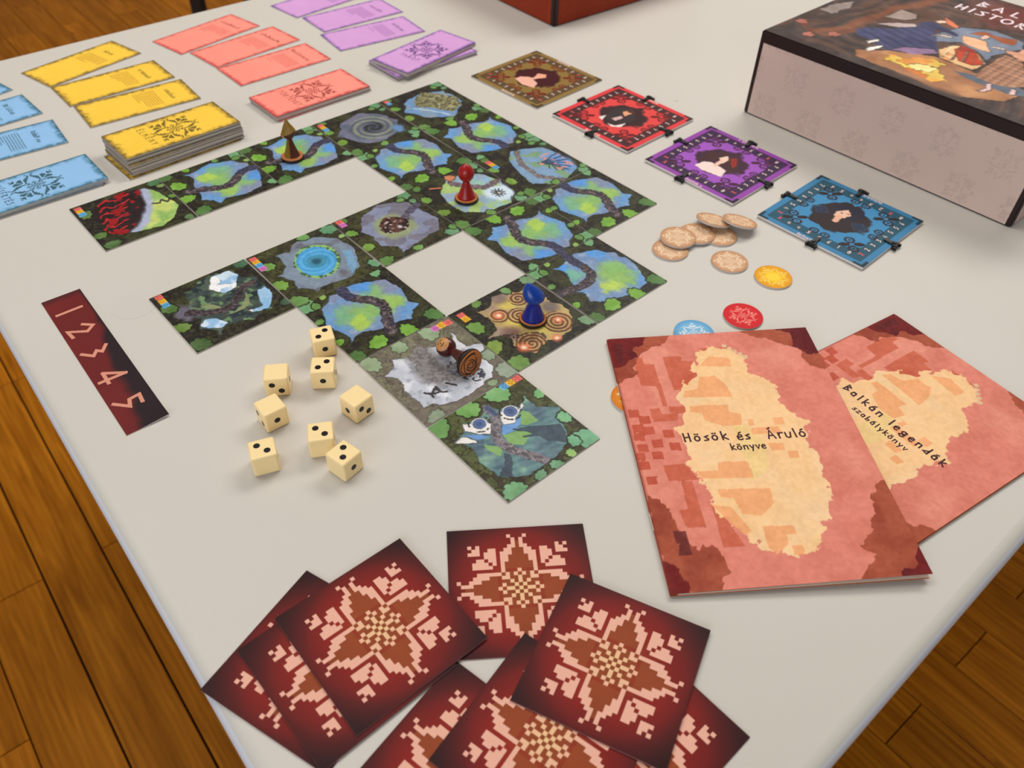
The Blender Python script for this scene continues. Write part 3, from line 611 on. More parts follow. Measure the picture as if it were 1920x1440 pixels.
def art_path(bend=False):
    D = ART['path']; a = forest(11)
    G1, G2, G3 = (112, 168, 112), (104, 150, 74), (124, 180, 62)
    m = a.poly_mask(D['blob'], .018, 18, 5)
    if bend: m = np.rot90(m, 1).copy()
    col = meadow(a, m, 31)
    a.put(a.poly_mask(D['blob'], .018, 18, 5) * 0, (0, 0, 0))
    def g(cx, cy, r, c, s, al=1.0):
        nonlocal col
        d = np.hypot(a.X - cx, a.Y - cy) + (a.n(11, s, 4) - .5) * .24
        w = np.clip((r - d) / (r * .75), 0, 1); w = (w * w * (3 - 2 * w) * al)[..., None]; col = col * (1 - w) + np.asarray(c, float) * w
    if not bend:
        for (x, y), r, c in zip(D['green'], (.24, .17, .18, .17, .14), ((140, 186, 98), (158, 196, 96), (142, 186, 110), (128, 182, 138), (172, 204, 88))): g(x, y, r, c, int(x * 90), .92)
        g(.12, .62, .16, (92, 152, 222), 3); g(.80, .36, .12, (136, 142, 178), 9, .8)
        path = D['path']
    else:
        for x, y, r, c in ((.62, .66, .27, (148, 190, 96)), (.70, .52, .14, (186, 212, 88)), (.32, .30, .15, (120, 186, 160)), (.50, .78, .16, (140, 190, 110))): g(x, y, r, c, int(x * 90), .92)
        g(.16, .30, .14, (92, 158, 226), 3); g(.2, .8, .16, (92, 158, 226), 8); g(.85, .35, .2, (120, 150, 190), 9, .8)
        path = [[.02, .52], [.14, .50], [.30, .52], [.42, .50], [.50, .40], [.50, .26], [.47, .12], [.46, .04]]
    apply(a, m, col)
    pm = gravel(a, path, .105, 61)
    a.put(pm * (a.dist([path[0], path[1]]) < .13), (52, 58, 92), .62)
    leaves(a, D['leaf'], (.10, .055, .045, .10, .10, .095, .10, .085, .05, .05, .075), (G1, G2, (150, 190, 92), G2, (88, 132, 66), G3, G3, (84, 122, 62), G2, G3, G1), 21)
    return a

def art_grey():
    D = ART['grey']; a = forest(41, (116, 108, 94), (126, 126, 100), (84, 76, 66), .48)
    a.put(np.clip((a.X - .62) * 4, 0, 1) * (a.n(8, 77) > .42), (112, 100, 94), .7)
    m = a.poly_mask(D['blob'], .016, 20, 7)
    n1 = a.n(6, 80); n2 = a.n(15, 83)
    col = np.empty_like(a.c); col[:] = (196, 200, 212)
    w = np.clip((n1 - .45) * 5, 0, 1)[..., None]; col = col * (1 - w) + np.array((226, 228, 236.)) * w
    w = np.clip((n2 - .58) * 6, 0, 1)[..., None]; col = col * (1 - w) + np.array((160, 164, 176.)) * w
    apply(a, m, col)
    a.put(np.clip((.17 - a.dist(D['smear'], .03, 9, 3)) / .09, 0, 1) * m, (124, 118, 116), .85)
    a.speckle(m * (a.dist(D['smear']) < .1), (86, 80, 78), 44, .58, 91, .45)
    for k in ('branch1', 'branch2', 'branch3'): a.stroke(D[k], .018, (62, 58, 60), amp=.008, freq=30)
    a.speckle(m * (a.dist([[.60, .62], [.78, .70]]) < .09), (80, 86, 98), 48, .58, 95)
    leaves(a, D['leaf'], (.105, .09, .11, .08, .115, .09, .05), ((150, 172, 132),) * 3 + ((148, 168, 138), (152, 168, 146), (142, 158, 132), (150, 172, 132)), 51, (104, 98, 82))
    icons(a, D['icons'], 'pyr', 'v')
    return a

def art_eyes():
    D = ART['eyes']; a = forest(61, (70, 70, 44), (88, 96, 56), (52, 42, 36), .42)
    a.speckle((a.X > .66).astype(float), (52, 40, 34), 26, .5, 66, .7)
    m = a.poly_mask(D['blob'], .016, 20, 9)
    n1 = a.n(5, 65); n2 = a.n(7, 69)
    stripe = .5 + .5 * np.sin((a.X * 1.0 - a.Y * .35) * 90 + a.n(4, 62) * 12)
    col = np.empty_like(a.c); col[:] = (104, 138, 140)
    w = np.clip((n1 - .48) * 5, 0, 1)[..., None]; col = col * (1 - w) + np.array((88, 110, 124.)) * w
    w = np.clip((n2 - .55) * 5, 0, 1)[..., None]; col = col * (1 - w) + np.array((132, 168, 150.)) * w
    col += ((stripe - .5) * 14)[..., None]
    apply(a, m, col)
    for k in ('green1', 'green2', 'green3'): a.put(a.poly_mask(D[k], .02, 10, 3) * m, (138, 180, 100), .85)
    for k in ('blue1', 'blue2'): a.put(a.poly_mask(D[k], .012, 12, 3) * m, (112, 158, 216), .9)
    a.put(a.poly_mask(D['dark1'], .016, 16, 4) * m, (72, 86, 98)); a.put(a.poly_mask(D['dark2'], .016, 22, 4) * m, (72, 82, 96))
    for k in ('eye1', 'eye2', 'white'): a.poly(D[k], (238, 234, 230), .010, 22, 6)
    for k, r in (('iris1', .055), ('iris2', .058)):
        x, y = D[k][0]; a.ell(x, y, r + .014, r + .014, (232, 230, 230)); a.ell(x, y, r, r, (92, 112, 158)); a.ell(x, y, r * .55, r * .5, (76, 92, 134))
        a.put((np.abs(np.hypot(a.X - x, a.Y - y) - r - .034) < .006) * (a.n(26, 8) > .45), (50, 44, 48))
    gravel(a, D['path'], .085, 71, (126, 118, 124), (150, 142, 144), (92, 86, 94))
    a.stroke(D['path'][:2], .07, (64, 82, 120), .3, alpha=.8)
    leaves(a, D['leaf'], (.12, .115, .115, .06, .07, .12, .065, .05, .105, .06, .06), ((116, 168, 92), (120, 176, 88), (126, 184, 112), (122, 184, 112), (122, 188, 132), (122, 188, 142), (122, 188, 142), (154, 200, 104), (116, 172, 118), (112, 168, 122), (112, 160, 118)), 81, (54, 46, 34))
    icons(a, D['icons'], 'byr', 'v')
    return a

def art_falls():
    D = ART['falls']; a = forest(91)
    m = a.poly_mask(D['blob'], .018, 18, 11)
    col = np.empty_like(a.c); col[:] = (62, 74, 72)
    for s, t, c in ((7, .5, (84, 96, 84)), (12, .55, (42, 52, 58)), (16, .58, (112, 142, 100))):
        w = np.clip((a.n(s, 90 + s) - t) * 7, 0, 1)[..., None]; col = col * (1 - w) + np.asarray(c, float) * w
    apply(a, m, col)
    a.ell(.42, .17, .16, .12, (106, 104, 118), .5, .04, 12, 3)
    for k in ('ol1', 'ol2'): a.poly(D[k], (134, 144, 104), .015, 14, 4)
    gravel(a, D['path'], .085, 93, (78, 66, 70), (104, 90, 90), (48, 42, 46))
    for k, c in (('white1', (206, 224, 240)), ('white2', (158, 196, 226)), ('white3', (206, 224, 240))):
        w = a.poly_mask(D[k], .014, 20, 6); a.put(w, c); a.put(w * np.clip((a.n(9, 17) - .5) * 8, 0, 1), (138, 182, 226), .8); a.speckle(w, (244, 244, 246), 8, .6, 19)
    leaves(a, D['leaf'], (.085, .085, .105, .08, .065), ((88, 124, 62), (112, 144, 64), (76, 104, 58), (74, 112, 82), (70, 96, 72)), 101)
    icons(a, D['icons'], 'ryb', 'u')
    return a

def art_pool():
    D = ART['pool']; a = forest(111, (58, 56, 40), (78, 80, 46), (38, 34, 28), .46)
    m = a.poly_mask(D['blob'], .018, 16, 13)
    col = np.empty_like(a.c); col[:] = (128, 142, 160)
    w = np.clip((a.n(6, 114) - .5) * 6, 0, 1)[..., None]; col = col * (1 - w) + np.array((108, 108, 118.)) * w
    apply(a, m, col)
    a.poly(D['cres'], (122, 166, 200), .03, 8, 5, .9)
    r_ = a.poly_mask(D['ring'], .022, 16, 6); a.put(r_, (140, 186, 116)); a.speckle(r_, (84, 110, 84), 30, .55, 116)
    a.poly(D['pool'], (92, 172, 224), .008, 10, 7)
    x, y = D['c'][0]; d = np.hypot(a.X - x, a.Y - y); inner = (d < .22)
    swirl = np.sin(d * 95 + np.arctan2(a.Y - y, a.X - x) * 2)
    a.put((a.poly_mask(D['pool']) > 0) * (swirl > .5) * (d > .05), (60, 142, 196), .65)
    a.put(np.clip((.135 - d) / .05, 0, 1), (64, 136, 164), .9); a.put(np.clip((.09 - d) / .03, 0, 1) * (swirl > 0), (90, 164, 186), .6); a.put(np.clip((.07 - d) / .04, 0, 1), (46, 92, 112))
    leaves(a, D['leaf'], (.10, .07, .042, .08, .09, .105, .075), ((106, 164, 118), (112, 162, 86), (150, 188, 104), (118, 168, 78), (118, 164, 64), (108, 154, 78), (112, 168, 124)), 121)
    icons(a, D['icons'], 'rybp', 'u')
    return a

def art_spiral():
    D = ART['spiral']; a = forest(131)
    m = a.poly_mask(D['blob'], .02, 16, 15)
    col = np.empty_like(a.c); col[:] = (190, 164, 104)
    w = np.clip((a.n(5, 134) - .5) * 6, 0, 1)[..., None]; col = col * (1 - w) + np.array((168, 144, 124.)) * w
    apply(a, m, col)
    for x, y in D['yel']: a.put(np.clip((.14 - np.hypot(a.X - x, a.Y - y)) / .09, 0, 1) * m, (218, 196, 94), .9)
    for (x, y), c in zip(D['pur'], ((132, 112, 104), (116, 104, 108), (126, 92, 84))): a.put(np.clip((.12 - np.hypot(a.X - x, a.Y - y)) / .07, 0, 1) * m, c, .85)
    a.speckle(m * (a.dist([[.60, .18], [.78, .45]]) < .07), (60, 44, 46), 44, .52, 138, .8)
    for (x, y), R in zip(D['spir'], (.10, .115, .155, .15, .10)):
        d = np.hypot(a.X - x, a.Y - y); th = np.arctan2(a.Y - y, a.X - x)
        s = np.sin(d * 150 + th)
        a.put((d < R) * m, (206, 160, 112), .55)
        a.put((d < R) * (s > .15) * m, (112, 66, 46), .9)
    for (x, y), r in zip(D['glow'], (.045, .04, .04, .05)):
        d = np.hypot(a.X - x, a.Y - y); a.put(np.clip((r * 1.7 - d) / r, 0, 1), (236, 126, 88), .85); a.put(np.clip((r * .8 - d) / (r * .6), 0, 1), (255, 232, 200))
    leaves(a, D['leaf'], (.095, .06, .06, .095, .115, .085, .085, .055), ((122, 168, 76), (120, 164, 96), (112, 150, 72), (138, 168, 72), (112, 152, 72), (126, 162, 116), (116, 156, 112), (132, 184, 76)), 141)
    icons(a, D['icons'], 'ry', 'u')
    return a

STDLEAF = [[.05, .92], [.10, .84], [.20, .94], [.93, .06], [.30, .06], [.62, .05], [.95, .90], [.88, .96], [.05, .12], [.95, .45]]
def std_leaves(a, seed):
    leaves(a, STDLEAF, (.09, .05, .05, .09, .07, .08, .08, .05, .06, .06), ((108, 162, 112), (112, 158, 80), (104, 156, 106), (96, 138, 66), (118, 164, 70), (122, 160, 62), (112, 164, 116), (110, 160, 80), (98, 136, 66), (112, 160, 76)), seed)

def blob_pts(seed, r=.37, n=22, cx=.5, cy=.53, spike=.10):
    rs = np.random.RandomState(seed)
    return [[cx + (r + rs.uniform(-.03, spike if i % 5 == 0 else .03)) * math.cos(i / n * 6.283), cy + (r + rs.uniform(-.03, spike if i % 4 == 0 else .03)) * math.sin(i / n * 6.283)] for i in range(n)]

def art_rock():
    a = forest(151, (52, 48, 38), (74, 74, 44), (34, 30, 26), .45)
    m = a.poly_mask([[.12, .30], [.01, .58], [.10, .80], [.19, .88], [.45, .90], [.65, .95], [.83, .82], [.86, .57], [.92, .28], [.80, .30], [.68, .16], [.5, .2], [.35, .15]], .02, 16, 17)
    apply(a, m, np.where((a.n(6, 152) > .5)[..., None], np.array((134, 140, 166.)), np.array((120, 118, 132.))))
    a.ell(.46, .50, .27, .24, (150, 160, 116), .25, .05, 9, 5, .9)
    gravel(a, [[.45, .62], [.36, .76], [.28, .92]], .09, 155, (94, 88, 110), (120, 112, 124), (70, 64, 80))
    rk = a.ell(.46, .50, .17, .15, (92, 60, 52), 0, .05, 10, 6); a.speckle(rk, (48, 32, 32), 18, .5, 156); a.speckle(rk, (196, 170, 166), 30, .66, 158); a.ell(.52, .53, .05, .04, (206, 196, 198), .6)
    std_leaves(a, 161); icons(a, [[.045, .075], [.113, .075]], 'rp', 'u'); return a

def art_haunt():
    a = forest(171)
    m = a.poly_mask([[.28, .28], [.10, .50], [.14, .76], [.29, .92], [.55, .95], [.74, .94], [.94, .76], [.92, .42], [.76, .22], [.5, .2]], .02, 16, 19)
    apply(a, m, np.where((a.n(7, 172) > .48)[..., None], np.array((166, 194, 120.)), np.array((150, 172, 190.))))
    w = a.ell(.70, .78, .20, .19, (206, 224, 238), .3, .04, 10, 3); a.put(np.clip((a.n(8, 174) - .5) * 6, 0, 1) * m * (a.Y > .5), (146, 190, 226), .6)
    gravel(a, [[.20, .50], [.40, .62], [.52, .75], [.50, .95]], .09, 175, (120, 104, 110), (150, 132, 136), (96, 84, 92))
    for k in range(11):
        t = k / 11 * 6.283; a.stroke([[.70, .78], [.70 + .085 * math.cos(t), .78 + .085 * math.sin(t) * .9]], .014, (58, 54, 56), amp=.012, freq=24)
    a.ell(.71, .785, .035, .03, (214, 196, 184), .5)
    std_leaves(a, 181); a.lobed(.10, .56, .06, (222, 140, 96), 185, 6, .3, (120, 70, 50)); a.stroke([[.14, .24], [.20, .34]], .03, (206, 130, 88)); return a

def art_tree():
    a = forest(191)
    m = a.poly_mask([[.09, .50], [.16, .70], [.26, .88], [.5, .93], [.89, .88], [.98, .60], [.98, .42], [.82, .20], [.55, .24], [.26, .33]], .02, 16, 21)
    apply(a, m, np.where((a.n(6, 192) > .5)[..., None], np.array((126, 158, 190.)), np.array((128, 160, 128.))))
    a.ell(.66, .82, .28, .16, (110, 150, 206), .5, .03); gravel(a, [[.14, .55], [.40, .40], [.75, .38], [.96, .55]], .07, 195, (124, 112, 112), (146, 134, 130), (104, 94, 96))
    for k in range(9):
        t = -1.2 + k * .42; a.stroke([[.52, .58], [.56 + .08 * math.cos(t), .70 + .04 * math.sin(t)], [.60 + .24 * math.cos(t), .76 + .16 * math.sin(t)]], .015, (62, 74, 100), amp=.02, freq=16, seed=k)
    a.speckle(m * (np.hypot(a.X - .62, a.Y - .78) < .22), (214, 150, 140), 22, .66, 198)
    std_leaves(a, 201); icons(a, [[.13, .12], [.198, .12], [.266, .12]], 'ryb', 'u'); return a

def art_vortex():
    a = forest(211)
    m = a.poly_mask(blob_pts(5, .38), .02, 16, 23)
    apply(a, m, np.where((a.n(6, 212) > .5)[..., None], np.array((114, 116, 136.)), np.array((96, 104, 122.))))
    d = np.hypot(a.X - .53, a.Y - .57); sw = np.sin(d * 70 - np.arctan2(a.Y - .57, a.X - .53) * 2)
    a.put((d < .30) * m * (sw > .1), (140, 148, 118), .75); a.put((d < .30) * m * (sw < -.5), (88, 92, 104), .8); a.put(np.clip((.17 - d) / .07, 0, 1), (46, 50, 58), .95); a.put((d < .16) * (sw > .55), (96, 102, 112), .8)
    a.ell(.75, .80, .14, .10, (104, 140, 184), .5, .04)
    std_leaves(a, 221); icons(a, [[.085, .075], [.153, .075], [.221, .075]], 'ryb', 'u'); return a

def art_bridge():
    a = forest(231)
    m = a.poly_mask(blob_pts(8, .37), .02, 16, 25)
    apply(a, m, np.where((a.n(6, 232) > .5)[..., None], np.array((112, 148, 190.)), np.array((132, 154, 172.))))
    b_ = a.poly_mask([[.12, .62], [.30, .78], [.50, .90], [.72, .84], [.84, .60], [.60, .48], [.40, .30], [.24, .40]], .02, 14, 3)
    a.put(b_, (134, 132, 96)); a.speckle(b_, (96, 92, 70), 40, .5, 235); a.speckle(b_, (166, 160, 120), 32, .62, 238)
    a.stroke([[.44, .26], [.64, .42], [.86, .52]], .05, (176, 194, 214), .4, .02)
    std_leaves(a, 241); icons(a, [[.06, .085], [.128, .085]], 'rb', 'u'); return a

def art_fire():
    a = forest(251)
    m = a.poly_mask([[.20, .10], [.05, .45], [.04, .62], [.10, .80], [.25, .88], [.45, .92], [.67, .94], [.85, .80], [.93, .65], [.88, .40], [.80, .20], [.60, .20], [.40, .12]], .02, 16, 27)
    a.put(m, (44, 34, 36))
    g = a.poly_mask([[.08, .82], [.26, .76], [.46, .71], [.62, .62], [.74, .54], [.88, .34], [.97, .60], [.88, .78], [.70, .97], [.45, .97], [.2, .95]], .02, 18, 5) * m
    a.put(g, (148, 186, 104)); a.put(g * np.clip((a.n(6, 255) - .5) * 6, 0, 1), (206, 214, 122), .8)
    e = np.clip((.065 - a.dist([[.08, .80], [.26, .76], [.46, .70], [.62, .61], [.74, .53], [.90, .32]], .02, 18, 5)) / .04, 0, 1) * m; a.put(e, (170, 178, 204))
    for k in range(6):
        x = .10 + .12 * k; a.stroke([[x, .62 - .055 * k], [x + .06, .44 - .05 * k], [x - .02, .36 - .04 * k], [x + .05, .26 - .03 * k]], .035, (198, 44, 48), .3, .03, 14, 256 + k)
    a.speckle(m * (a.dist([[.10, .60], [.80, .24]]) < .14), (150, 30, 34), 14, .58, 258)
    a.stroke([[.45, .74], [.50, .80], [.44, .84], [.52, .88], [.46, .93]], .022, (70, 60, 58), amp=.012)
    leaves(a, [[.22, .09], [.70, .06], [.93, .10], [.05, .94], [.16, .96], [.95, .93], [.44, .97]], (.085, .075, .09, .09, .05, .06, .05), ((112, 142, 84), (92, 124, 62), (84, 118, 66), (86, 130, 84), (130, 160, 90), (96, 130, 80), (110, 150, 70)), 261)
    icons(a, [[.06, .07], [.128, .07], [.196, .07]], 'ryb', 'u'); return a

TS, TT = 79.2, 1.1
LU = np.array((54.374, -58.485)); LV = np.array((58.675, 54.591)); LO = np.array((-385.605, 597.406))
tile_meas = {(0, 0): (-329.4, 596.1, -47.8), (0, 1): (-270.4, 650.1, -47.1), (0, 2): (-211.6, 704.3, -47.5), (0, 3): (-152.4, 758.2, -47.5), (0, 4): (-92.8, 812.6, -47.3),
 (1, 3): (-99.5, 700.7, -46.0), (1, 4): (-41.0, 755.9, -48.4), (2, 0): (-221.5, 478.9, -47.2), (2, 1): (-161.3, 532.5, -48.4), (2, 2): (-101.7, 587.1, -46.8), (2, 3): (-45.8, 643.3, -45.0),
 (2, 4): (11.7, 698.1, -48.1), (3, 1): (-107.5, 474.4, -47.4), (3, 3): (10.1, 584.4, -46.8), (3, 4): (67.7, 639.3, -45.8), (4, 1): (-52.4, 415.2, -47.4), (4, 2): (6.2, 470.3, -46.5), (4, 3): (65.0, 526.3, -46.7), (5, 1): (2.2, 356.1, -47.3)}
def tile_me(name, art): return slab_mesh(name, TS, TS, TT, finish(art, 77), MAT['print_tile'], MAT['board_edge'])
path_me = tile_me('tile_winding_path', art_path())
TILES = {
 (0, 0): (art_fire, 0, 'forest map tile with red flames and green meadow, left end of the far row'),
 (0, 1): (path_me, -1, 'winding path map tile between the fire tile and the yellow capped pawn'),
 (0, 2): (path_me, -1, 'winding path map tile standing under the yellow capped pawn'),
 (0, 3): (art_vortex, 0, 'forest map tile with a dark grey whirlpool in its clearing'),
 (0, 4): (art_bridge, 0, 'forest map tile with a mossy brown mound, farthest corner of the map'),
 (1, 3): (path_me, 0, 'winding path map tile directly below the grey whirlpool tile'),
 (1, 4): (path_me, 2, 'winding path map tile between mossy mound tile and bare tree tile'),
 (2, 0): (art_falls, 0, 'map tile with white waterfalls and dark rocks, left end of the middle row'),
 (2, 1): (art_pool, 0, 'map tile with a round bright blue pool ringed in green'),
 (2, 2): (art_rock, 0, 'map tile with a reddish brown rock heap in a grey clearing'),
 (2, 3): (art_haunt, 0, 'map tile with a spidery dark shape on white, under the red pawn'),
 (2, 4): (art_tree, 0, 'map tile with a branching bare tree on blue, right of the red pawn'),
 (3, 1): (path_me, 0, 'winding path map tile touching the topmost of the dice'),
 (3, 3): (path_me, 2, 'winding path map tile right of the square gap, below the red pawn'),
 (3, 4): (path_me, 0, 'winding path map tile at the right corner of the map, nearest the purple board'),
 (4, 1): (art_grey, 0, 'pale grey map tile with a snowy clearing under the fallen brown pawn'),
 (4, 2): (art_spiral, 0, 'map tile with glowing orange spirals under the blue pawn'),
 (4, 3): ('bend', 0, 'map tile with a sharply curving path right of the blue pawn'),
 (5, 1): (art_eyes, 0, 'map tile with two staring white eyes, nearest tile of the map'),
}
for i, ((u, v), (what, rot, label)) in enumerate(TILES.items()):
    if what == 'bend': me = tile_me('tile_curving_path', art_path(True))
    elif callable(what): me = tile_me('tile_' + what.__name__[4:], what())
    else: me = what
    mx_, my_, ma = tile_meas[(u, v)]
    g_ = LO + LU * (u + .5) + LV * (v + .5)
    k = .5 if (u, v) != (5, 1) else .8
    px = g_[0] * (1 - k) + mx_ * k; py = g_[1] * (1 - k) + my_ * k; pa = -47.1 * .6 + ma * .4
    o = link('map_tile', me, None, on_table(px, py, 0.02 + .03 * ((u + v) % 2) + .02 * (u % 2)), (0, 0, rad(pa + 90 * rot)))
    set_props(o, label, 'map tile', 'forest map tiles laid out on the table')

# ------------------------------------------------------------------ long text cards and their stacks
CW, CL, CT = 55.5, 112.5, 1.0
CARD = {  # paper, border, ink, small print
 'yellow': ((250, 204, 74), (104, 84, 42), (124, 106, 42), (206, 158, 50)),
 'salmon': ((255, 150, 134), (186, 58, 58), (172, 78, 72), (224, 116, 106)),
 'purple': ((212, 160, 214), (104, 66, 150), (112, 74, 138), (172, 116, 182)),
 'blue': ((146, 192, 234), (52, 98, 116), (64, 100, 112), (96, 134, 158)),
}
MAT['edge_grey'] = new_mat('greyer_card_edge', (150, 140, 132), .8, .2)
INK = {k: new_mat('ink_' + k, v[2], .55, .2) for k, v in CARD.items()}
FINE = {k: new_mat('fine_print_' + k, v[3], .6, .2) for k, v in CARD.items()}
def card_art(k, seed):
    base, bord = CARD[k][0], CARD[k][1]
    a = Art(58, 114, base, CW, CL)
    dx = np.minimum(a.X, 1 - a.X) * CW; dy = np.minimum(a.Y, 1 - a.Y) * CL
    d = np.minimum(dx, dy); wdt = {'yellow': 7.0, 'salmon': 5.2, 'purple': 4.6, 'blue': 6.5}[k]
    e = d + (a.n(16, seed, 3) - .5) * wdt * 1.1
    a.put(np.clip((wdt - e) / wdt, 0, 1) ** 1.5, bord, .95)
    a.put(np.clip((1.2 - d) / 1.2, 0, 1), bord, .6)
    a.c += ((a.n(4, seed + 2) - .5) * 8)[..., None]
    return a
card_me = {k: slab_mesh('card_' + k, CW, CL, CT, card_art(k, 300 + i * 17), MAT['print_card'], MAT['card_edge']) for i, k in enumerate(CARD)}

def loose_card(k, x, y, ang, z, seed, label, title_w=26):
    o = link('text_card', card_me[k], None, on_table(x, y, z), (0, 0, rad(ang)))
    set_props(o, label, 'card', 'loose %s text cards' % k)
    link('card_title', flat_quads('card_title', ribbon(scribble(-title_w / 2, 32, title_w, 5.2, seed), .95), CT + .05, INK[k]), o)
    rs = np.random.RandomState(seed)
    set_props(link('small_print', flat_quads('small_print', para(-18, 20, 36, 8 if rs.rand() < .5 else 9, 2.5, seed + 5, 1.25), CT + .05, FINE[k]), o), kind='stuff')
    return o

def deck(k, n, t, place, name_txt, label_top, label_rest, group, emblem_y=3.0, name_y=-27.0, name_w=36):
    """n cards stacked; place(i) -> x, y, angle of card i"""
    me = card_me[k].copy(); me.name = 'deck_card_' + k
    for v in me.vertices: v.co.z *= t / CT
    me2 = me.copy(); me2.materials[1] = MAT['edge_grey']
    for i in range(n):
        x, y, a = place(i)
        o = link('stacked_card', me2 if i % 3 == 1 else me, None, on_table(x, y, i * (t + .16)), (0, 0, rad(a)))
        set_props(o, label_top if i == n - 1 else (label_rest(i) if callable(label_rest) else label_rest), 'card', group)
    link('emblem', flat_quads('emblem', motif_quads(1.48, 0, emblem_y), t + .05, INK[k]), o)
    link('lettering', flat_quads('lettering', ribbon(text_strokes(name_txt, -name_w / 2, name_y, 5.6, fit=name_w), .8), t + .05, INK[k]), o)
    return o

loose_card('yellow', -488.4, 888.0, -35.0, 0, 11, 'loose yellow text card lying farthest to the left at the table edge', 17)
loose_card('yellow', -436.9, 842.6, -48.0, .05, 12, 'loose yellow text card in the middle of the three loose yellow ones')
loose_card('yellow', -395.7, 798.7, -51.6, .1, 13, 'loose yellow text card next to the tall yellow card stack', 24)
loose_card('salmon', -376.2, 979.5, -37.0, 0, 21, 'loose salmon pink text card nearest the far table edge', 34)
loose_card('salmon', -321.7, 946.6, -42.0, .05, 22, 'loose salmon pink text card in the middle of its row of three', 36)
loose_card('salmon', -277.9, 901.9, -47.5, .1, 23, 'loose salmon pink text card next to the salmon stack', 42)
loose_card('purple', -264.4, 1096.0, -41.5, 0, 31, 'loose purple text card farthest away, cut by the top of the picture')
loose_card('purple', -213.8, 1051.4, -50.3, .05, 32, 'loose purple text card in the middle of its row of three')
loose_card('purple', -180.9, 996.6, -54.6, .1, 33, 'loose purple text card next to the purple stack')
loose_card('blue', -589.2, 788.5, -36.0, 0, 41, 'loose blue text card of which only a small corner shows at the left')
loose_card('blue', -540.5, 748.8, -45.3, .05, 42, 'loose blue text card in the middle of the blue row at the left', 30)
loose_card('blue', -493.7, 699.9, -52.3, .1, 43, 'loose blue text card next to the blue stack', 26)

rs = np.random.RandomState(7)
J = [(rs.uniform(-1.1, 1.1), rs.uniform(-1.3, 1.3), rs.uniform(-1.0, 1.0)) for _ in range(40)]
def place_y(i):
    j = J[i]
    if i == 0: return (-329.6, 707.6, -45.4)
    if i < 10: return (-328.6 + j[0], 712.6 + j[1] * .8, -45.6 + j[2] * .6)
    return (-329.2 + j[0] * .5, 713.6 + j[1] * .5, -46.8 + j[2] * .4)
deck('yellow', 15, 1.02, place_y, 'ÉLMÉNY', 'top card with dark emblem on the tall yellow stack', lambda i: 'lowest yellow card, sticking out at the foot of the tall yellow stack' if i == 0 else 'yellow card inside the tall yellow stack, between its lowest and top cards', 'tall stack of yellow cards')
def place_r(i):
    j = J[i + 15]
    return (-221.0 + i * -.3 + j[0] * .3, 825.0 + j[1] * .3, (-45.6, -46.4, -46.8, -47.6, -47.4)[i])
deck('salmon', 5, 1.06, place_r, 'TÖRTÉNET', 'top card with red emblem on the low salmon stack', lambda i: ('lowest salmon card, lying on the table under the salmon stack', 'second salmon card from below in the salmon stack', 'middle salmon card of the five in the salmon stack', 'salmon card right under the emblem card of the salmon stack')[i], 'low stack of salmon cards', name_w=42)
def place_p(i):
    j = J[i + 20]
    return (-113.0 + j[0] * .5, 926.5 + j[1] * .5, -47.3 + j[2] * .5) if i < 4 else (-111.5 + j[0] * .3, 930.0 + j[1] * .3, -38.0 + j[2] * .3)
deck('purple', 8, 1.04, place_p, 'TAROT', 'top card with dark emblem on the twisted purple stack', lambda i: 'purple card in the lower, straighter half of the twisted purple stack' if i < 4 else 'purple card in the upper, turned half of the twisted purple stack', 'twisted stack of purple cards', name_w=27)
def place_b(i):
    return ((-432.0, 621.0, -48.6), (-431.0, 622.4, -48.4), (-428.2, 626.2, -47.9), (-427.6, 627.2, -47.8))[i]
deck('blue', 4, 1.04, place_b, 'KÍSÉRTÉS', 'top card with dark emblem on the blue stack at the left edge', lambda i: ('lowest blue card, sticking out at the front of the blue stack', 'second blue card from below in the blue stack', 'blue card right under the emblem card of the blue stack')[i], 'stack of blue cards', name_w=38)

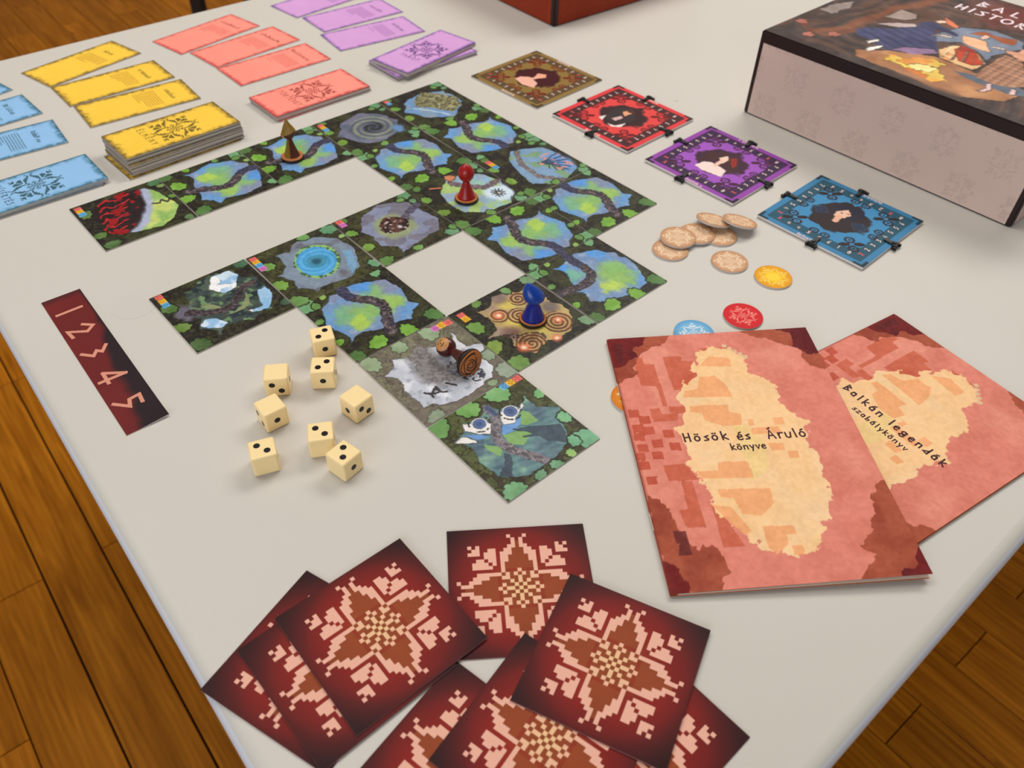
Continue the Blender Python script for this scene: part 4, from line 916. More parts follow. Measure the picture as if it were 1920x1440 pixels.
# ------------------------------------------------------------------ square red cards with the folk motif
def red_card_mesh():
    n = 35; S = 80.0; c = S / n; t = .8
    xs = (np.arange(n + 1) * c - S / 2) * MM
    verts = [(x, y, t * MM) for y in xs for x in xs]
    faces = [[j * (n + 1) + i, j * (n + 1) + i + 1, (j + 1) * (n + 1) + i + 1, (j + 1) * (n + 1) + i] for j in range(n) for i in range(n)]
    k = len(verts); h = S / 2 * MM
    verts += [(-h, -h, t * MM), (h, -h, t * MM), (h, h, t * MM), (-h, h, t * MM), (-h, -h, 0), (h, -h, 0), (h, h, 0), (-h, h, 0)]
    sides = [[k + 4 + i, k + 4 + (i + 1) % 4, k + (i + 1) % 4, k + i] for i in range(4)] + [[k + 7, k + 6, k + 5, k + 4]]
    me = mesh_from('square_red_card', verts, faces + sides, [MAT['print_card'], MAT['dark_edge']], [0] * len(faces) + [1] * 5)
    inner = {}
    for x, y in MOTIF:
        if abs(x) <= 4 and 5 <= abs(y) <= 14: inner[abs(y)] = min(inner.get(abs(y), 9), abs(x))
    def petal(x, y):
        for a, b in ((abs(x), abs(y)), (abs(y), abs(x))):
            if b in inner and a <= inner[b] and b < 14: return True
        return abs(x) <= 4 and abs(y) <= 4
    def bgc(px, py, pet):
        r = math.hypot(px, py); m_ = max(abs(px), abs(py))
        red = np.array((140, 30, 22.)); rim = np.array((104, 27, 25.)); cor = np.array((46, 18, 20.)); brown = np.array((148, 72, 34.))
        col = red.copy()
        w = min(max((r - .62) / .40, 0), 1); col = col * (1 - w) + rim * w
        w = min(max((r - .92) / .40, 0), 1); w2 = min(max((m_ - .93) / .07, 0), 1) * .35; w = max(w, w2); col = col * (1 - w) + cor * w
        w = min(max((.62 - r) / .42, 0), 1) * .75
        if pet: w = max(w, .9)
        col = col * (1 - w) + brown * w
        col *= 1 + .10 * (vnoise(np.array(px + 2), np.array(py + 2), 3, 5) - .5)
        return col
    ca = me.color_attributes.new('Col', 'FLOAT_COLOR', 'CORNER')
    buf = np.ones((len(me.loops), 4), np.float32); li = 0
    for j in range(n):
        for i in range(n):
            x, y = i - 17, j - 17
            lit = (x, y) in MOTIF
            for di, dj in ((0, 0), (1, 0), (1, 1), (0, 1)):
                if lit:
                    r = math.hypot(x, y) / 17; w = min(max((.45 - r) / .45, 0), 1)
                    col = np.array((236, 178, 156.)) * (1 - w) + np.array((238, 196, 142.)) * w
                else:
                    col = bgc((i + di) / 17.5 - 1, (j + dj) / 17.5 - 1, petal(x, y))
                buf[li, :3] = lin(col); li += 1
    ca.data.foreach_set('color', buf.ravel())
    return me
red_me = red_card_mesh()
for x, y, a, z, lab in (
    (8.8, 242.8, 6.2, 0, 'square dark red folk motif card lying upright behind the other red cards'),
    (-95.3, 194.9, -29.0, 0, 'square dark red motif card at the bottom of the left fan, reaching the table edge'),
    (-80.2, 198.2, -46.9, .9, 'square dark red motif card in the middle of the left fan'),
    (-65.0, 214.8, -48.5, 1.8, 'square dark red motif card on top of the left fan, fully visible'),
    (-16.1, 143.6, -36.0, 0, 'square dark red motif card at the lower middle, tucked under both fans'),
    (63.8, 166.1, -46.5, 0, 'square dark red motif card whose corner sticks out lowest on the right'),
    (21.9, 159.7, -33.8, .9, 'square dark red motif card half hidden below the top card of the right fan'),
    (56.6, 198.9, -23.6, 1.8, 'square dark red motif card on top of the right fan, fully visible')):
    o = link('motif_card', red_me, None, on_table(x, y, z), (0, 0, rad(a)))
    set_props(o, lab, 'card', 'square red motif cards at the near edge')

# ------------------------------------------------------------------ hero boards with sliding clips
BS, BT = 103.0, 2.0
def board_art(k):
    P = {'gold': ((142, 112, 60), (92, 72, 46), (140, 112, 56), (112, 26, 24)), 'red': ((222, 62, 66), (72, 40, 42), (226, 72, 70), (110, 24, 30)),
         'purple': ((150, 70, 168), (62, 38, 74), (160, 86, 190), (74, 30, 60)), 'teal': ((58, 128, 172), (36, 84, 104), (62, 138, 186), (38, 34, 40))}[k]
    bord, band, field, orn = P
    a = Art(118, 118, bord); U = a.X - .5; V = a.Y - .5; mx = np.maximum(np.abs(U), np.abs(V)); mn = np.minimum(np.abs(U), np.abs(V))
    a.put((mx < .445).astype(float), band); a.put(((mx > .47) & (mn > .40)), tuple(c * .7 for c in band))
    f = (mx + (a.n(12, 5) - .5) * .02 < .345) & (np.abs(U) + np.abs(V) < .60); a.put(f.astype(float), field)
    a.put(((mx < .345) & (np.abs(U) + np.abs(V) > .60) & (mx < .36)).astype(float), tuple(.55 * b + .45 * c for b, c in zip(band, field)))
    for sx in (-1, 1):
        for sy in (-1, 1):
            cx, cy = .5 + .268 * sx, .5 + .28 * sy
            for t in range(4):
                an = math.pi / 4 + t * math.pi / 2
                if t % 2 == 0: a.ell(cx + .062 * math.cos(an), cy + .062 * math.sin(an), .050, .026, orn, rot=an)
                else:
                    d = np.hypot(a.X - cx - .062 * math.cos(an), a.Y - cy - .062 * math.sin(an)); a.put(((np.abs(d - .036) < .010) | (d < .012)).astype(float), orn)
            a.ell(cx, cy, .016, .016, field)
    for cx, cy in ((.5, .17), (.5, .83), (.17, .5), (.83, .5)):
        for s in (-1, 1):
            ox, oy = (s * .05, 0) if abs(cx - .5) < .1 else (0, s * .05)
            d = np.hypot(a.X - cx - ox, a.Y - cy - oy); a.put((np.abs(d - .032) < .009).astype(float), orn); a.put((d < .012).astype(float), orn)
    dk = {'gold': (58, 20, 26), 'red': (52, 34, 36), 'purple': (60, 34, 48), 'teal': (40, 32, 34)}[k]
    rr = .5 * np.hypot(U, V) + .42 * (np.abs(U) + np.abs(V)) + (a.n(13, 6) - .5) * .12; a.put(np.clip((.262 - rr) / .025, 0, 1), dk, .96)
    sh = lambda pts: [[x + .5, y + .5] for x, y in pts]
    skin = (238, 190, 162)
    if k == 'gold':
        a.poly(sh([[-.184, -.192], [-.192, .172], [.036, .231], [.168, .211], [.215, -.012], [.197, -.141], [.049, -.037], [-.083, -.019]]), (70, 24, 28), .01)
        a.poly(sh([[-.136, -.193], [-.133, -.106], [-.056, -.045], [.1, -.089], [.15, -.195], [.021, -.235]]), (240, 180, 158), .006); a.poly(sh([[-.017, -.028], [-.063, .088], [.022, .129], [.069, .07], [.023, -.011]]), (236, 170, 140), .006); a.stroke(sh([[-.02, -.09], [0, .0]]), .045, (240, 178, 152))
    if k == 'red':
        a.poly(sh([[-.113, -.147], [-.174, .103], [-.043, .202], [.143, .047], [.094, -.139], [-.018, -.193]]), (58, 48, 50), .01); a.poly(sh([[-.15, -.19], [-.126, -.109], [-.083, -.216]]), (236, 222, 216)); a.poly(sh([[.0, -.225], [.08, -.207], [.12, -.084], [.138, -.19], [.07, -.25]]), (236, 222, 216))
        a.poly(sh([[-.061, .073], [-.036, .156], [.026, .121], [.019, .007]]), (232, 166, 128), .006); a.poly(sh([[-.043, -.117], [-.013, -.005], [.031, -.032], [.013, -.131]]), (214, 176, 172)); a.ell(.5 - .01, .5 + .14, .07, .04, (84, 48, 40), .4)
    if k == 'purple':
        a.poly(sh([[-.156, -.136], [-.192, .068], [-.075, .179], [.111, .127], [.178, -.032], [.145, -.118], [-.04, -.001]]), (70, 38, 40), .012); a.poly(sh([[.02, .118], [.063, .167], [.138, .063], [.135, -.012]]), (146, 42, 34), .01)
        a.poly(sh([[-.128, -.223], [-.115, -.112], [-.057, -.07], [.057, -.079], [.126, -.093], [.159, -.216], [.066, -.232], [-.029, -.249]]), (244, 220, 212), .005); a.poly(sh([[-.058, .05], [-.024, .14], [.029, .079], [.03, -.016]]), (242, 204, 184), .006); a.stroke(sh([[0, -.09], [-.005, .02]]), .04, (240, 198, 178))
    if k == 'teal':
        a.poly(sh([[-.20, -.22], [-.21, .10], [-.06, .29], [.17, .17], [.22, -.02], [.15, -.18], [-.02, -.24]]), (42, 30, 32), .02, 20); a.ell(.5, .5 + .13, .14, .12, (30, 28, 48), 0, .03, 14)
        for x, y in ((-.183, -.004), (.175, -.01)):
            d = np.abs(U - x) + np.abs(V - y); a.put((d < .075).astype(float), (44, 62, 92)); a.put((np.abs(d - .045) < .012).astype(float), (30, 38, 58)); a.put((np.abs(d - .018) < .008).astype(float), (30, 38, 58))
        a.poly(sh([[-.06, -.01], [-.08, .07], [-.02, .16], [.045, .10], [.022, .015]]), skin, .005); a.stroke(sh([[-.02, .01], [-.01, -.07]]), .05, (232, 176, 148)); a.ell(.5 - .035, .5 + .075, .012, .008, (30, 24, 40)); a.ell(.5 + .012, .5 + .10, .012, .008, (30, 24, 40))
    return a
MAT['digit'] = new_mat('pale_digit_print', (232, 206, 196), .6, .2)
MAT['digit_red'] = new_mat('red_digit_print', (222, 92, 96), .6, .2)
def clip_mesh():
    bm = bmesh.new()
    def bx(x0, x1, y0, y1, z0, z1, taper=1.0):
        r = bmesh.ops.create_cube(bm, size=1.0); vs = r['verts']
        for v in vs:
            x = x0 if v.co.x < 0 else x1; y = y0 if v.co.y < 0 else y1; z = z0 if v.co.z < 0 else z1
            if v.co.x > 0: y *= taper
            v.co = (x * MM, y * MM, z * MM)
        es = {e for v in vs for e in v.link_edges}
        bmesh.ops.bevel(bm, geom=list(es), offset=.0004, segments=1, affect='EDGES')
    bx(-3.6, -.15, -3.4, 3.4, 0, 4.6); bx(-.6, 9.0, -2.5, 2.5, 2.95, 4.5, .62); bx(-.6, 6.0, -2.6, 2.6, .02, .74)
    bx(-5.0, -1.6, -5.0, -3.0, .6, 3.6); bx(-5.0, -1.6, 3.0, 5.0, .6, 3.6); bx(-2.2, 1.4, -1.3, 1.3, 4.3, 5.6)
    return bm_mesh('board_clip', bm, [MAT['black']])
clip_me = clip_mesh()
CLIPS = {'red': ((-.5, -.042), (-.083, .5), (.034, -.5), (.5, .086)), 'purple': ((-.5, .026), (-.022, .5), (-.067, -.5), (.5, .002)), 'teal': ((-.5, -.028), (-.089, .5), (.048, -.5), (.5, -.02))}
side_word = {(-1, 0): 'upper left', (0, 1): 'upper right', (0, -1): 'lower left', (1, 0): 'lower right'}
for k, (x, y, a), look, z0 in (('gold', (16.5, 886.0, -44.7), 'square gold brown hero board with a pale portrait and no clips', .05), ('red', (105.3, 798.3, -45.5), 'square red hero board with a dark haired portrait and four black clips', .85),
                               ('purple', (192.8, 710.7, -45.7), 'square purple hero board with a red haired portrait and four black clips', .85), ('teal', (283.3, 620.2, -45.7), 'square teal blue hero board with a dark cloaked portrait and four black clips', .85)):
    t = 1.5 if k == 'gold' else BT
    o = link('hero_board', slab_mesh('hero_board_' + k, BS, BS, t, board_art(k), MAT['print_card'], MAT['white_edge'] if k != 'gold' else MAT['board_edge']), None, on_table(x, y, z0), (0, 0, rad(a)))
    set_props(o, look, 'game board', 'hero boards in a diagonal row')
    pale, redq = [], []
    seqs = {0: 'X4456618', 90: 'X2334556', 180: '8X234456', 270: '7966554X'}
    for rot, sq in seqs.items():
        ca, sa = math.cos(rad(rot)), math.sin(rad(rot))
        for i, ch in enumerate(sq):
            px = -37 + 74 * (i + .15) / 7.6; py = -42.6
            tgt = redq if ch == 'X' else pale
            tgt += ribbon([[(ca * u - sa * v, sa * u + ca * v) for u, v in s] for s in text_strokes(ch, px - 1.2, py, 4.2)], .8)
    nm = {'teal': (12, 22), 'purple': (8, 24), 'red': (6, 22), 'gold': (4, 22)}[k]
    for rot in (0, 180):
        ca, sa = math.cos(rad(rot)), math.sin(rad(rot))
        pale += ribbon([[(ca * u - sa * v, sa * u + ca * v) for u, v in s] for s in scribble(-nm[0], -50.6, nm[1], 3.4, 5)], .75)
    set_props(link('number_print', flat_quads('number_print', pale, t + .05, MAT['digit']), o), kind='stuff')
    set_props(link('mark_print', flat_quads('mark_print', redq, t + .05, MAT['digit_red']), o), kind='stuff')
    if k == 'gold': continue
    ca, sa = math.cos(rad(a)), math.sin(rad(a))
    for u, v in CLIPS[k]:
        nx, ny = (-int(math.copysign(1, u)), 0) if abs(u) == .5 else (0, -int(math.copysign(1, v)))
        wx, wy = u * BS, v * BS
        c_ = link('board_clip', clip_me, None, on_table(x + ca * wx - sa * wy, y + sa * wx + ca * wy, .03), (0, 0, rad(a) + math.atan2(ny, nx)))
        set_props(c_, 'black plastic clip on the %s edge of the %s board' % (side_word[(-nx, -ny)], {'teal': 'teal blue', 'red': 'red', 'purple': 'purple'}[k]), 'clip', 'black clips on the hero boards')

# ------------------------------------------------------------------ numbered strip and the clear sticker beside it
a = Art(120, 26, (108, 36, 36), 169.4, 28.5)
a.put(np.clip((a.n(5, 401) - .45) * 4, 0, 1), (120, 40, 38), .7)
e = a.Y + .75 * (a.X - .5) + (a.n(7, 403) - .5) * .45
a.put(np.clip((e - .60) * 5, 0, 1), (44, 32, 36)); a.put(np.clip((a.Y - .93) * 14, 0, 1), (40, 30, 34)); a.put(np.clip((.05 - a.X) * 20, 0, 1), (60, 30, 34), .7)
def strip_curl(x, y): return np.clip((x - 66) / 19, 0, 1) ** 2 * np.clip((y + 6) / 20, 0, 1) * 1.6
o = link('number_strip', slab_mesh('number_strip', 169.4, 28.5, .45, a, MAT['print_card'], MAT['white_edge'], strip_curl), None, on_table(-289.3, 417.7, .05), (0, 0, rad(-49.4)))
set_props(o, 'long dark red strip numbered 1 to 5 lying near the left table edge', 'game strip')
MAT['digit_peach'] = new_mat('peach_digit_print', (216, 146, 122), .6, .2)
for d in ART['digits']:
    link('numeral', flat_quads('numeral', ribbon([[(u * 169.4 - 84.7, v * 28.5 - 14.25) for u, v in s_] for s_ in ([d] if len(d) != 4 else [d[:2], d[1:3], d[2:]])], 2.6), .53, MAT['digit_peach']), o)
MAT['sticker'] = new_mat('clear_film', (206, 202, 194), .33, .22)
bm = bmesh.new(); bmesh.ops.create_circle(bm, cap_ends=True, radius=.0165, segments=48)
ex_ = bmesh.ops.extrude_face_region(bm, geom=bm.faces[:]); bmesh.ops.translate(bm, vec=(0, 0, .00012), verts=[v for v in ex_['geom'] if isinstance(v, bmesh.types.BMVert)])
o = link('round_sticker', bm_mesh('round_sticker', bm, [MAT['sticker']]), None, on_table(-286.5, 474.5, 0.0))
set_props(o, 'faint clear round sticker on the table beside the numbered strip', 'sticker')

# ------------------------------------------------------------------ booklets
def book_art():
    B = ART['book']; a = Art(236, 334, (225, 134, 117), 148, 210)
    a.put(np.clip((a.n(4, 501) - .45) * 4, 0, 1), (231, 149, 127), .7); a.put(np.clip((a.n(9, 504) - .55) * 5, 0, 1), (211, 119, 101), .55)
    for q in B['salmon2']: a.poly(q, (202, 98, 72), alpha=.85)
    for q in B['check']: a.poly(q, (192, 84, 62), alpha=.9)
    for i, q in enumerate(B['brown']): m_ = a.poly(q, (172, 86, 62), .024, 24, 510 + i); a.put(m_ * np.clip((a.n(7, 515) - .5) * 5, 0, 1), (150, 66, 48), .8)
    for i, q in enumerate(B['dark']): m_ = a.poly(q, (114, 32, 32), .018, 24, 520 + i); a.put(m_ * np.clip((a.n(7, 525) - .5) * 5, 0, 1), (94, 26, 32), .8)
    for q in B['maroon']: a.poly(q, (92, 34, 36), alpha=.75)
    cr_ = a.poly_mask(B['cream'][0], .034, 30, 530); a.put(cr_, (250, 204, 150))
    a.put(np.clip((a.n(6, 535) - .5) * 5, 0, 1) * cr_, (248, 210, 164), .7)
    a.put(a.poly_mask(B['yellow'][0], .03, 8, 3) * cr_, (242, 210, 142), .8)
    for q in B['orange']: a.put(a.poly_mask(q) , (244, 170, 116), .88)
    for i in range(5): a.lobed(.56 + .02 * i, .93 - .015 * i, .012, (240, 196, 150), 540 + i)
    a.put(np.clip((.012 - a.X) / .012, 0, 1), (128, 52, 40), .6)
    a.c = np.clip(a.c + ((a.n(60, 550, 2) - .5) * 16 + (a.n(14, 553, 3) - .5) * 14)[..., None], 0, 254)
    return a
def cover_z(x, y): return -.5 * np.clip((-70.5 - x) / 3.5, 0, 1) ** 2
BOOK = book_art()
MAT['spine'] = new_mat('folded_cover_spine', (150, 66, 50), .65, .15)
cover_me = slab_mesh('booklet_cover', 148, 210, .3, BOOK, MAT['print_paper'], MAT['spine'], cover_z)
MAT['back_cover'] = new_mat('orange_back_cover', (206, 104, 44), .6, .25)
MAT['title_ink'] = new_mat('dark_title_ink', (66, 28, 34), .6, .2)
def sheet(name, w, l, t, mat): return box_mesh(name, w * MM, l * MM, t * MM, mat, 0)
def booklet(x, y, z, ang, tilt, label, lines, thick):
    e_ = bpy.data.objects.new('booklet', None); COL.objects.link(e_); e_.location = on_table(x, y, z); e_.rotation_euler = (0, rad(-tilt), rad(ang))
    set_props(e_, label, 'booklet', 'salmon coloured rule booklets')
    link('back_cover', sheet('back_cover', 148, 210, .3, MAT['back_cover']), e_, (0, 0, .15 * MM))
    npg = 6; fan = 1.0 if thick > 2 else .25
    for i in range(npg):
        f_ = i / (npg - 1); zz = .5 + (thick - 1.0) * f_; an = fan * (.15 + .85 * f_) * .92
        link('page', sheet('page', 143.0 - .5 * i, 209.2 - .3 * abs(i - 2), .2, MAT['paper' if i % 2 else 'paper2']), e_, ((1.9 - .25 * i) * MM, (.25 * (i - 2)) * MM, (zz + 73 * math.sin(rad(an))) * MM), (0, rad(-an), 0))
    c_ = link('front_cover', cover_me, e_, (0, 0, (thick - .1 + 74 * math.sin(rad(fan))) * MM), (0, rad(-fan), 0))
    link('spine', box_mesh('spine', .5 * MM, 210 * MM, (thick - .5) * MM, MAT['spine'], .0001), e_, (-73.7 * MM, 0, (thick - .5) / 2 * MM))
    for yy in (54, -56):
        link('staple', box_mesh('staple', .35 * MM, 13 * MM, .35 * MM, MAT['staple'], .0001), e_, (-74.15 * MM, yy * MM, (thick * .45) * MM))
    for txt, x0, y0, h, fit, an, w_ in lines:
        link('title', flat_quads('title', ribbon(text_strokes(txt, x0, y0, h, fit=fit, angle=an), w_), .37, MAT['title_ink']), c_)
    return e_
X_ = lambda f_: -74 + 148 * f_
Y_ = lambda f_: -105 + 210 * f_
booklet(243.4, 371.4, .02, -56.6, 0, 'salmon booklet titled Balkán legendák, partly under the other one', [('Balkán legendák', X_(.245), Y_(.536), 6.3, 83, -.4, 1.15), ('szabálykönyv', X_(.359), Y_(.488), 4.6, 44.5, -.6, .85)], 1.8)
booklet(152.6, 352.2, 1.75, 6.1, .60, 'salmon booklet titled Hösök és Áruló könyve, lying on the other one', [('Hösök', X_(.224), Y_(.513), 6.9, 29.5, -.8, 1.15), ('és', X_(.459), Y_(.507), 6.9, 9.0, -.8, 1.15), ('Áruló', X_(.592), Y_(.503), 7.2, 25.9, -.6, 1.15), ('könyve', X_(.415), Y_(.468), 5.2, 23.2, -.8, .95)], 2.3)

# ------------------------------------------------------------------ game boxes
MAT['box_dark'] = new_mat('dark_box_wrap', (40, 24, 24), .42, .35)
def cover_art():
    c = ART['cover']; a = Art(210, 200, (74, 60, 56), 285, 272)
    a.put(np.clip((a.n(5, 601) - .5) * 6, 0, 1), (98, 72, 60), .8); sw = np.sin((a.n(3, 603, 2)) * 60); a.put((sw > .75).astype(float), (52, 40, 42), .5); a.put((sw < -.85).astype(float), (122, 78, 62), .5)
    a.ell(c['glow'][0][0], c['glow'][0][1], .22, .2, (116, 52, 44), .7, .05, 6)
    a.stroke(c['branch'], .07, (132, 80, 56), .35, .02, 8); a.stroke(c['branch2'], .03, (120, 70, 52), .3, .02, 10)
    a.poly(c['pale'], (150, 134, 128), .03, 14); a.poly(c['sky'], (124, 134, 154), .012, 10); a.poly(c['bg1'], (172, 152, 142), .015, 14)
    g = a.poly_mask(c['ground'], .015, 8, 5); a.put(g, (172, 118, 82)); a.put(g * np.clip((a.n(10, 607) - .5) * 6, 0, 1), (204, 146, 96), .7)
    a.poly(c['slate3'], (100, 110, 124), .015, 9)
    a.put(np.clip((.055 - a.Y - (a.n(10, 609) - .5) * .03) / .04, 0, 1), (66, 54, 52), .9)
    s1 = a.poly(c['skirt1'], (72, 74, 112), .008, 12); a.put(s1 * (np.sin((a.X * .5 + a.Y * 1.5) * 110 + a.n(5, 611) * 9) > .4), (52, 54, 88), .7); a.poly(c['skirt1p'], (172, 134, 168), .012, 12, 3, .85)
    a.poly(c['shirt1'], (196, 176, 172), .006); a.poly(c['hair1'], (96, 66, 52), .012, 14); a.poly(c['torso1'], (62, 62, 98), .004); a.poly(c['face1'], (244, 206, 182)); a.poly(c['hair1o'], (228, 124, 84), .01, 14)
    for k in ('shoe1', 'shoe2'): a.poly(c[k], (246, 236, 228))
    f = a.poly_mask(c['fire'], .04, 14, 9); a.put(f, (240, 172, 70)); a.put(f * np.clip((a.n(12, 613) - .45) * 6, 0, 1), (252, 216, 96)); a.speckle(f, (216, 122, 58), 22, .62, 615)
    s2 = a.poly(c['skirt2c'], (242, 196, 142), .008, 12); a.put(s2 * (a.n(8, 617) > .55), (234, 142, 80), .7); r_ = a.poly(c['skirt2r'], (196, 66, 36), .006, 12); a.put(r_ * (a.n(12, 619) > .52), (150, 44, 34), .8)
    for i in range(5):
        x0, y0 = c['skirt2c'][1]; x1, y1 = c['skirt2c'][5]; t = i / 4; p1 = [x0 + .03 * i, y0 - .01 * i]; p2 = [c['skirt2c'][6][0] * (1 - t) + c['skirt2c'][3][0] * t, c['skirt2c'][6][1] * (1 - t) + c['skirt2c'][3][1] * t]
        a.stroke([p1, p2], .008, (150, 70, 40) if i % 2 else (252, 226, 180), .3, .006, 10)
    for i in range(7):
        x, y = c['fire'][i]; a.lobed(x * .7 + .3 * c['fire'][(i + 4) % 8][0], y * .7 + .3 * c['fire'][(i + 4) % 8][1], .03, ((250, 206, 84), (238, 150, 58), (255, 232, 140))[i % 3], 640 + i, 5, .6)
    a.poly(c['hair2'], (168, 88, 48), .012, 12); a.poly(c['torso2'], (240, 184, 142), .006); a.poly(c['face2'], (236, 192, 172))
    for k in ('arm2', 'arm2b'): a.poly(c[k], (246, 212, 190))
    s3 = a.poly(c['skirt3'], (176, 126, 98), .006, 10); a.put(s3 * (np.sin(a.X * 260) > .5), (142, 96, 76), .6); a.put(s3 * (np.sin(a.Y * 230) > .7), (214, 170, 140), .6)
    a.poly(c['torso3'], (226, 168, 140), .008); a.poly(c['arm3'], (228, 166, 136), .004)
    for k in ('foot3a', 'foot3b'): a.poly(c[k], (240, 204, 200))
    for i, (x, y) in enumerate(c['redleaf']): a.lobed(x, y, .022, (188, 104, 84), 620 + i, 5, .4)
    return finish(a, 630, .45, 26)
def side_art(w, h, base, ink, seed, cell):
    a = Art(int(w / 1.6), int(h / 1.6), base, w, h)
    a.put(np.clip((a.n(3, seed) - .5) * 4, 0, 1), tuple(min(255, c + 7) for c in base), .8)
    GX = a.X * w; GY = a.Y * h
    for ci in range(-1, 7):
        for cj in range(-1, 4):
            cx = 18 + ci * 52 + (26 if cj % 2 else 0); cy = 14 + cj * 34
            ix = np.rint((GX - cx) / cell).astype(int); iy = np.rint((GY - cy) / cell).astype(int)
            m_ = np.zeros(GX.shape)
            for (x, y) in MOTIF: m_[(ix == x) & (iy == y)] = 1
            a.put(m_, ink, .38)
    return a
def game_box(x, y, ang, w, d, h, side, ink, label, top_art, seed, band=12.0, edge=7.0):
    e_ = bpy.data.objects.new('game_box', None); COL.objects.link(e_); e_.location = on_table(x, y, .02); e_.rotation_euler = (0, 0, rad(ang))
    set_props(e_, label, 'box', 'large game boxes')
    link('box_body', box_mesh('box_body', w * MM, d * MM, h * MM, MAT['box_dark'], .0012), e_, (0, 0, h / 2 * MM))
    ph = h - band - 1.5
    for rot, ww, off in ((0, w, d), (90, d, w), (180, w, d), (270, d, w)):
        me = slab_mesh('side_panel', ww - 2 * edge, ph, .35, side_art(ww - 2 * edge, ph, side, ink, seed + rot, .95), MAT['print_card'], MAT['box_dark'])
        r_ = rad(rot); q = link('side_panel', me, e_, (math.sin(r_) * (off / 2 - .1) * MM, -math.cos(r_) * (off / 2 - .1) * MM, (1.5 + ph / 2) * MM))
        q.rotation_euler = (rad(90), 0, r_)
    cme = slab_mesh('cover_print', w - 3, d - 3, .3, top_art, MAT['print_tile'], MAT['box_dark'])
    return e_, link('cover_print', cme, e_, (0, 0, (h - .05) * MM))
bx_, cv_ = game_box(431.5, 813.9, -46.33, 285, 272, 85, (212, 186, 175), (184, 160, 151), 'large game box with pinkish grey sides and dancing women on its lid', cover_art(), 701, 11, 5)
MAT['title_white'] = new_mat('white_title_print', (246, 226, 232), .5, .3)
tq = ribbon(text_strokes('BALKAN', .372 * 285 - 142.5, .862 * 272 - 136, 14.5, fit=100, angle=-2), 2.3) + ribbon(text_strokes('HISTORY', .328 * 285 - 142.5, .772 * 272 - 136, 14, fit=88, angle=-2.4), 2.3)
link('title', flat_quads('title', tq, .36, MAT['title_white']), cv_)
oa = Art(60, 60, (120, 44, 24)); oa.put(np.clip((oa.n(5, 801) - .5) * 5, 0, 1), (150, 62, 34), .8); oa.lobed(.5, .5, .3, (190, 110, 60), 3, 8, .3)
game_box(49.0, 1230.4, -49.7, 285, 272, 85, (142, 50, 26), (158, 66, 36), 'orange red game box with dark corner edges at the top of the picture', oa, 751, 4, 6)

# ------------------------------------------------------------------ dice
MAT['ivory'] = new_mat('ivory_plastic', (255, 226, 168), .28, .35)
b_ = bsdf(MAT['ivory']); b_.inputs['Subsurface Weight'].default_value = .12; b_.inputs['Subsurface Radius'].default_value = (.006, .004, .002); b_.inputs['Subsurface Scale'].default_value = .3
MAT['pip'] = new_mat('black_pip_paint', (14, 12, 14), .3, .4)
DS = 16.0
bm = bmesh.new(); bmesh.ops.create_cube(bm, size=DS * MM); bmesh.ops.bevel(bm, geom=bm.edges[:] , offset=1.5 * MM, segments=4, affect='EDGES', profile=.5)
die_me = bm_mesh('die_body', bm, [MAT['ivory']], smooth=True)
for p_ in die_me.polygons:
    if p_.area > 1e-4: p_.use_smooth = False
bm = bmesh.new(); bmesh.ops.create_circle(bm, cap_ends=True, radius=2.05 * MM, segments=24)
ex_ = bmesh.ops.extrude_face_region(bm, geom=bm.faces[:]); bmesh.ops.translate(bm, vec=(0, 0, .1 * MM), verts=[v for v in ex_['geom'] if isinstance(v, bmesh.types.BMVert)])
pip_me = bm_mesh('pip', bm, [MAT['pip']])
FACE = {'+z': Euler((0, 0, 0)), '-y': Euler((rad(90), 0, 0)), '+x': Euler((rad(90), 0, rad(90))), '-x': Euler((rad(90), 0, rad(-90))), '+y': Euler((rad(90), 0, rad(180))), '-z': Euler((rad(180), 0, 0))}
def die(x, y, a, faces, label):
    e_ = bpy.data.objects.new('die', None); COL.objects.link(e_); e_.location = on_table(x, y, .02); e_.rotation_euler = (0, 0, rad(a))
    set_props(e_, label, 'die', 'cream dice scattered on the table')
    link('body', die_me, e_, (0, 0, DS / 2 * MM))
    for f_, (n_, s_) in faces.items():
        R_ = FACE[f_].to_matrix()
        for u, v in ([(0, 0)] if n_ == 1 else [(-2.75, -2.75 * s_), (2.75, 2.75 * s_)]):
            p_ = R_ @ Vector((u, v, DS / 2 - .06)) * MM
            q = link('pip', pip_me, e_, (p_.x, p_.y, p_.z + DS / 2 * MM), FACE[f_])
Tn = (-.6, -.4)
die(-134.6, 431.0, 21.4, {'+z': (2, 1), '-y': (1, 1), '+x': (2, 1), '+y': (1, 1)}, 'cream die touching the winding path tile, farthest of the dice')
die(-128.2, 399.6, 6.5, {'+z': (2, 1), '-y': (1, 1), '+x': (2, -1), '-x': (1, 1)}, 'cream die showing two pips, directly in front of the farthest die')
die(-158.0, 391.5, 9.9, {'-y': (2, -1), '+x': (1, 1), '-z': (2, 1), '+y': (1, 1)}, 'cream die with a blank top, farther of the two touching blank dice at the left')
die(-154.8, 361.0, 39.6, {'-x': (2, -1), '-y': (1, 1), '+x': (1, 1)}, 'cream die with a blank top, turned and nearer of the two touching blank dice')
die(-101.3, 371.5, 50.5, {'-x': (1, 1), '-y': (2, -1), '+x': (2, 1)}, 'cream die with a blank top standing alone at the right of the dice')
die(-118.4, 339.6, 12.9, {'+z': (2, -1), '+x': (1, 1), '-x': (2, 1)}, 'cream die showing two pips, partly behind the nearest right die')
die(-101.2, 322.9, 53.2, {'+z': (2, 1), '-y': (1, 1), '+y': (2, 1)}, 'cream die with two pips on top and one in front, nearest on the right')
die(-150.9, 324.2, 21.9, {'+z': (2, -1), '+y': (1, 1), '+x': (1, 1)}, 'cream die showing two pips above a blank side, nearest on the left')

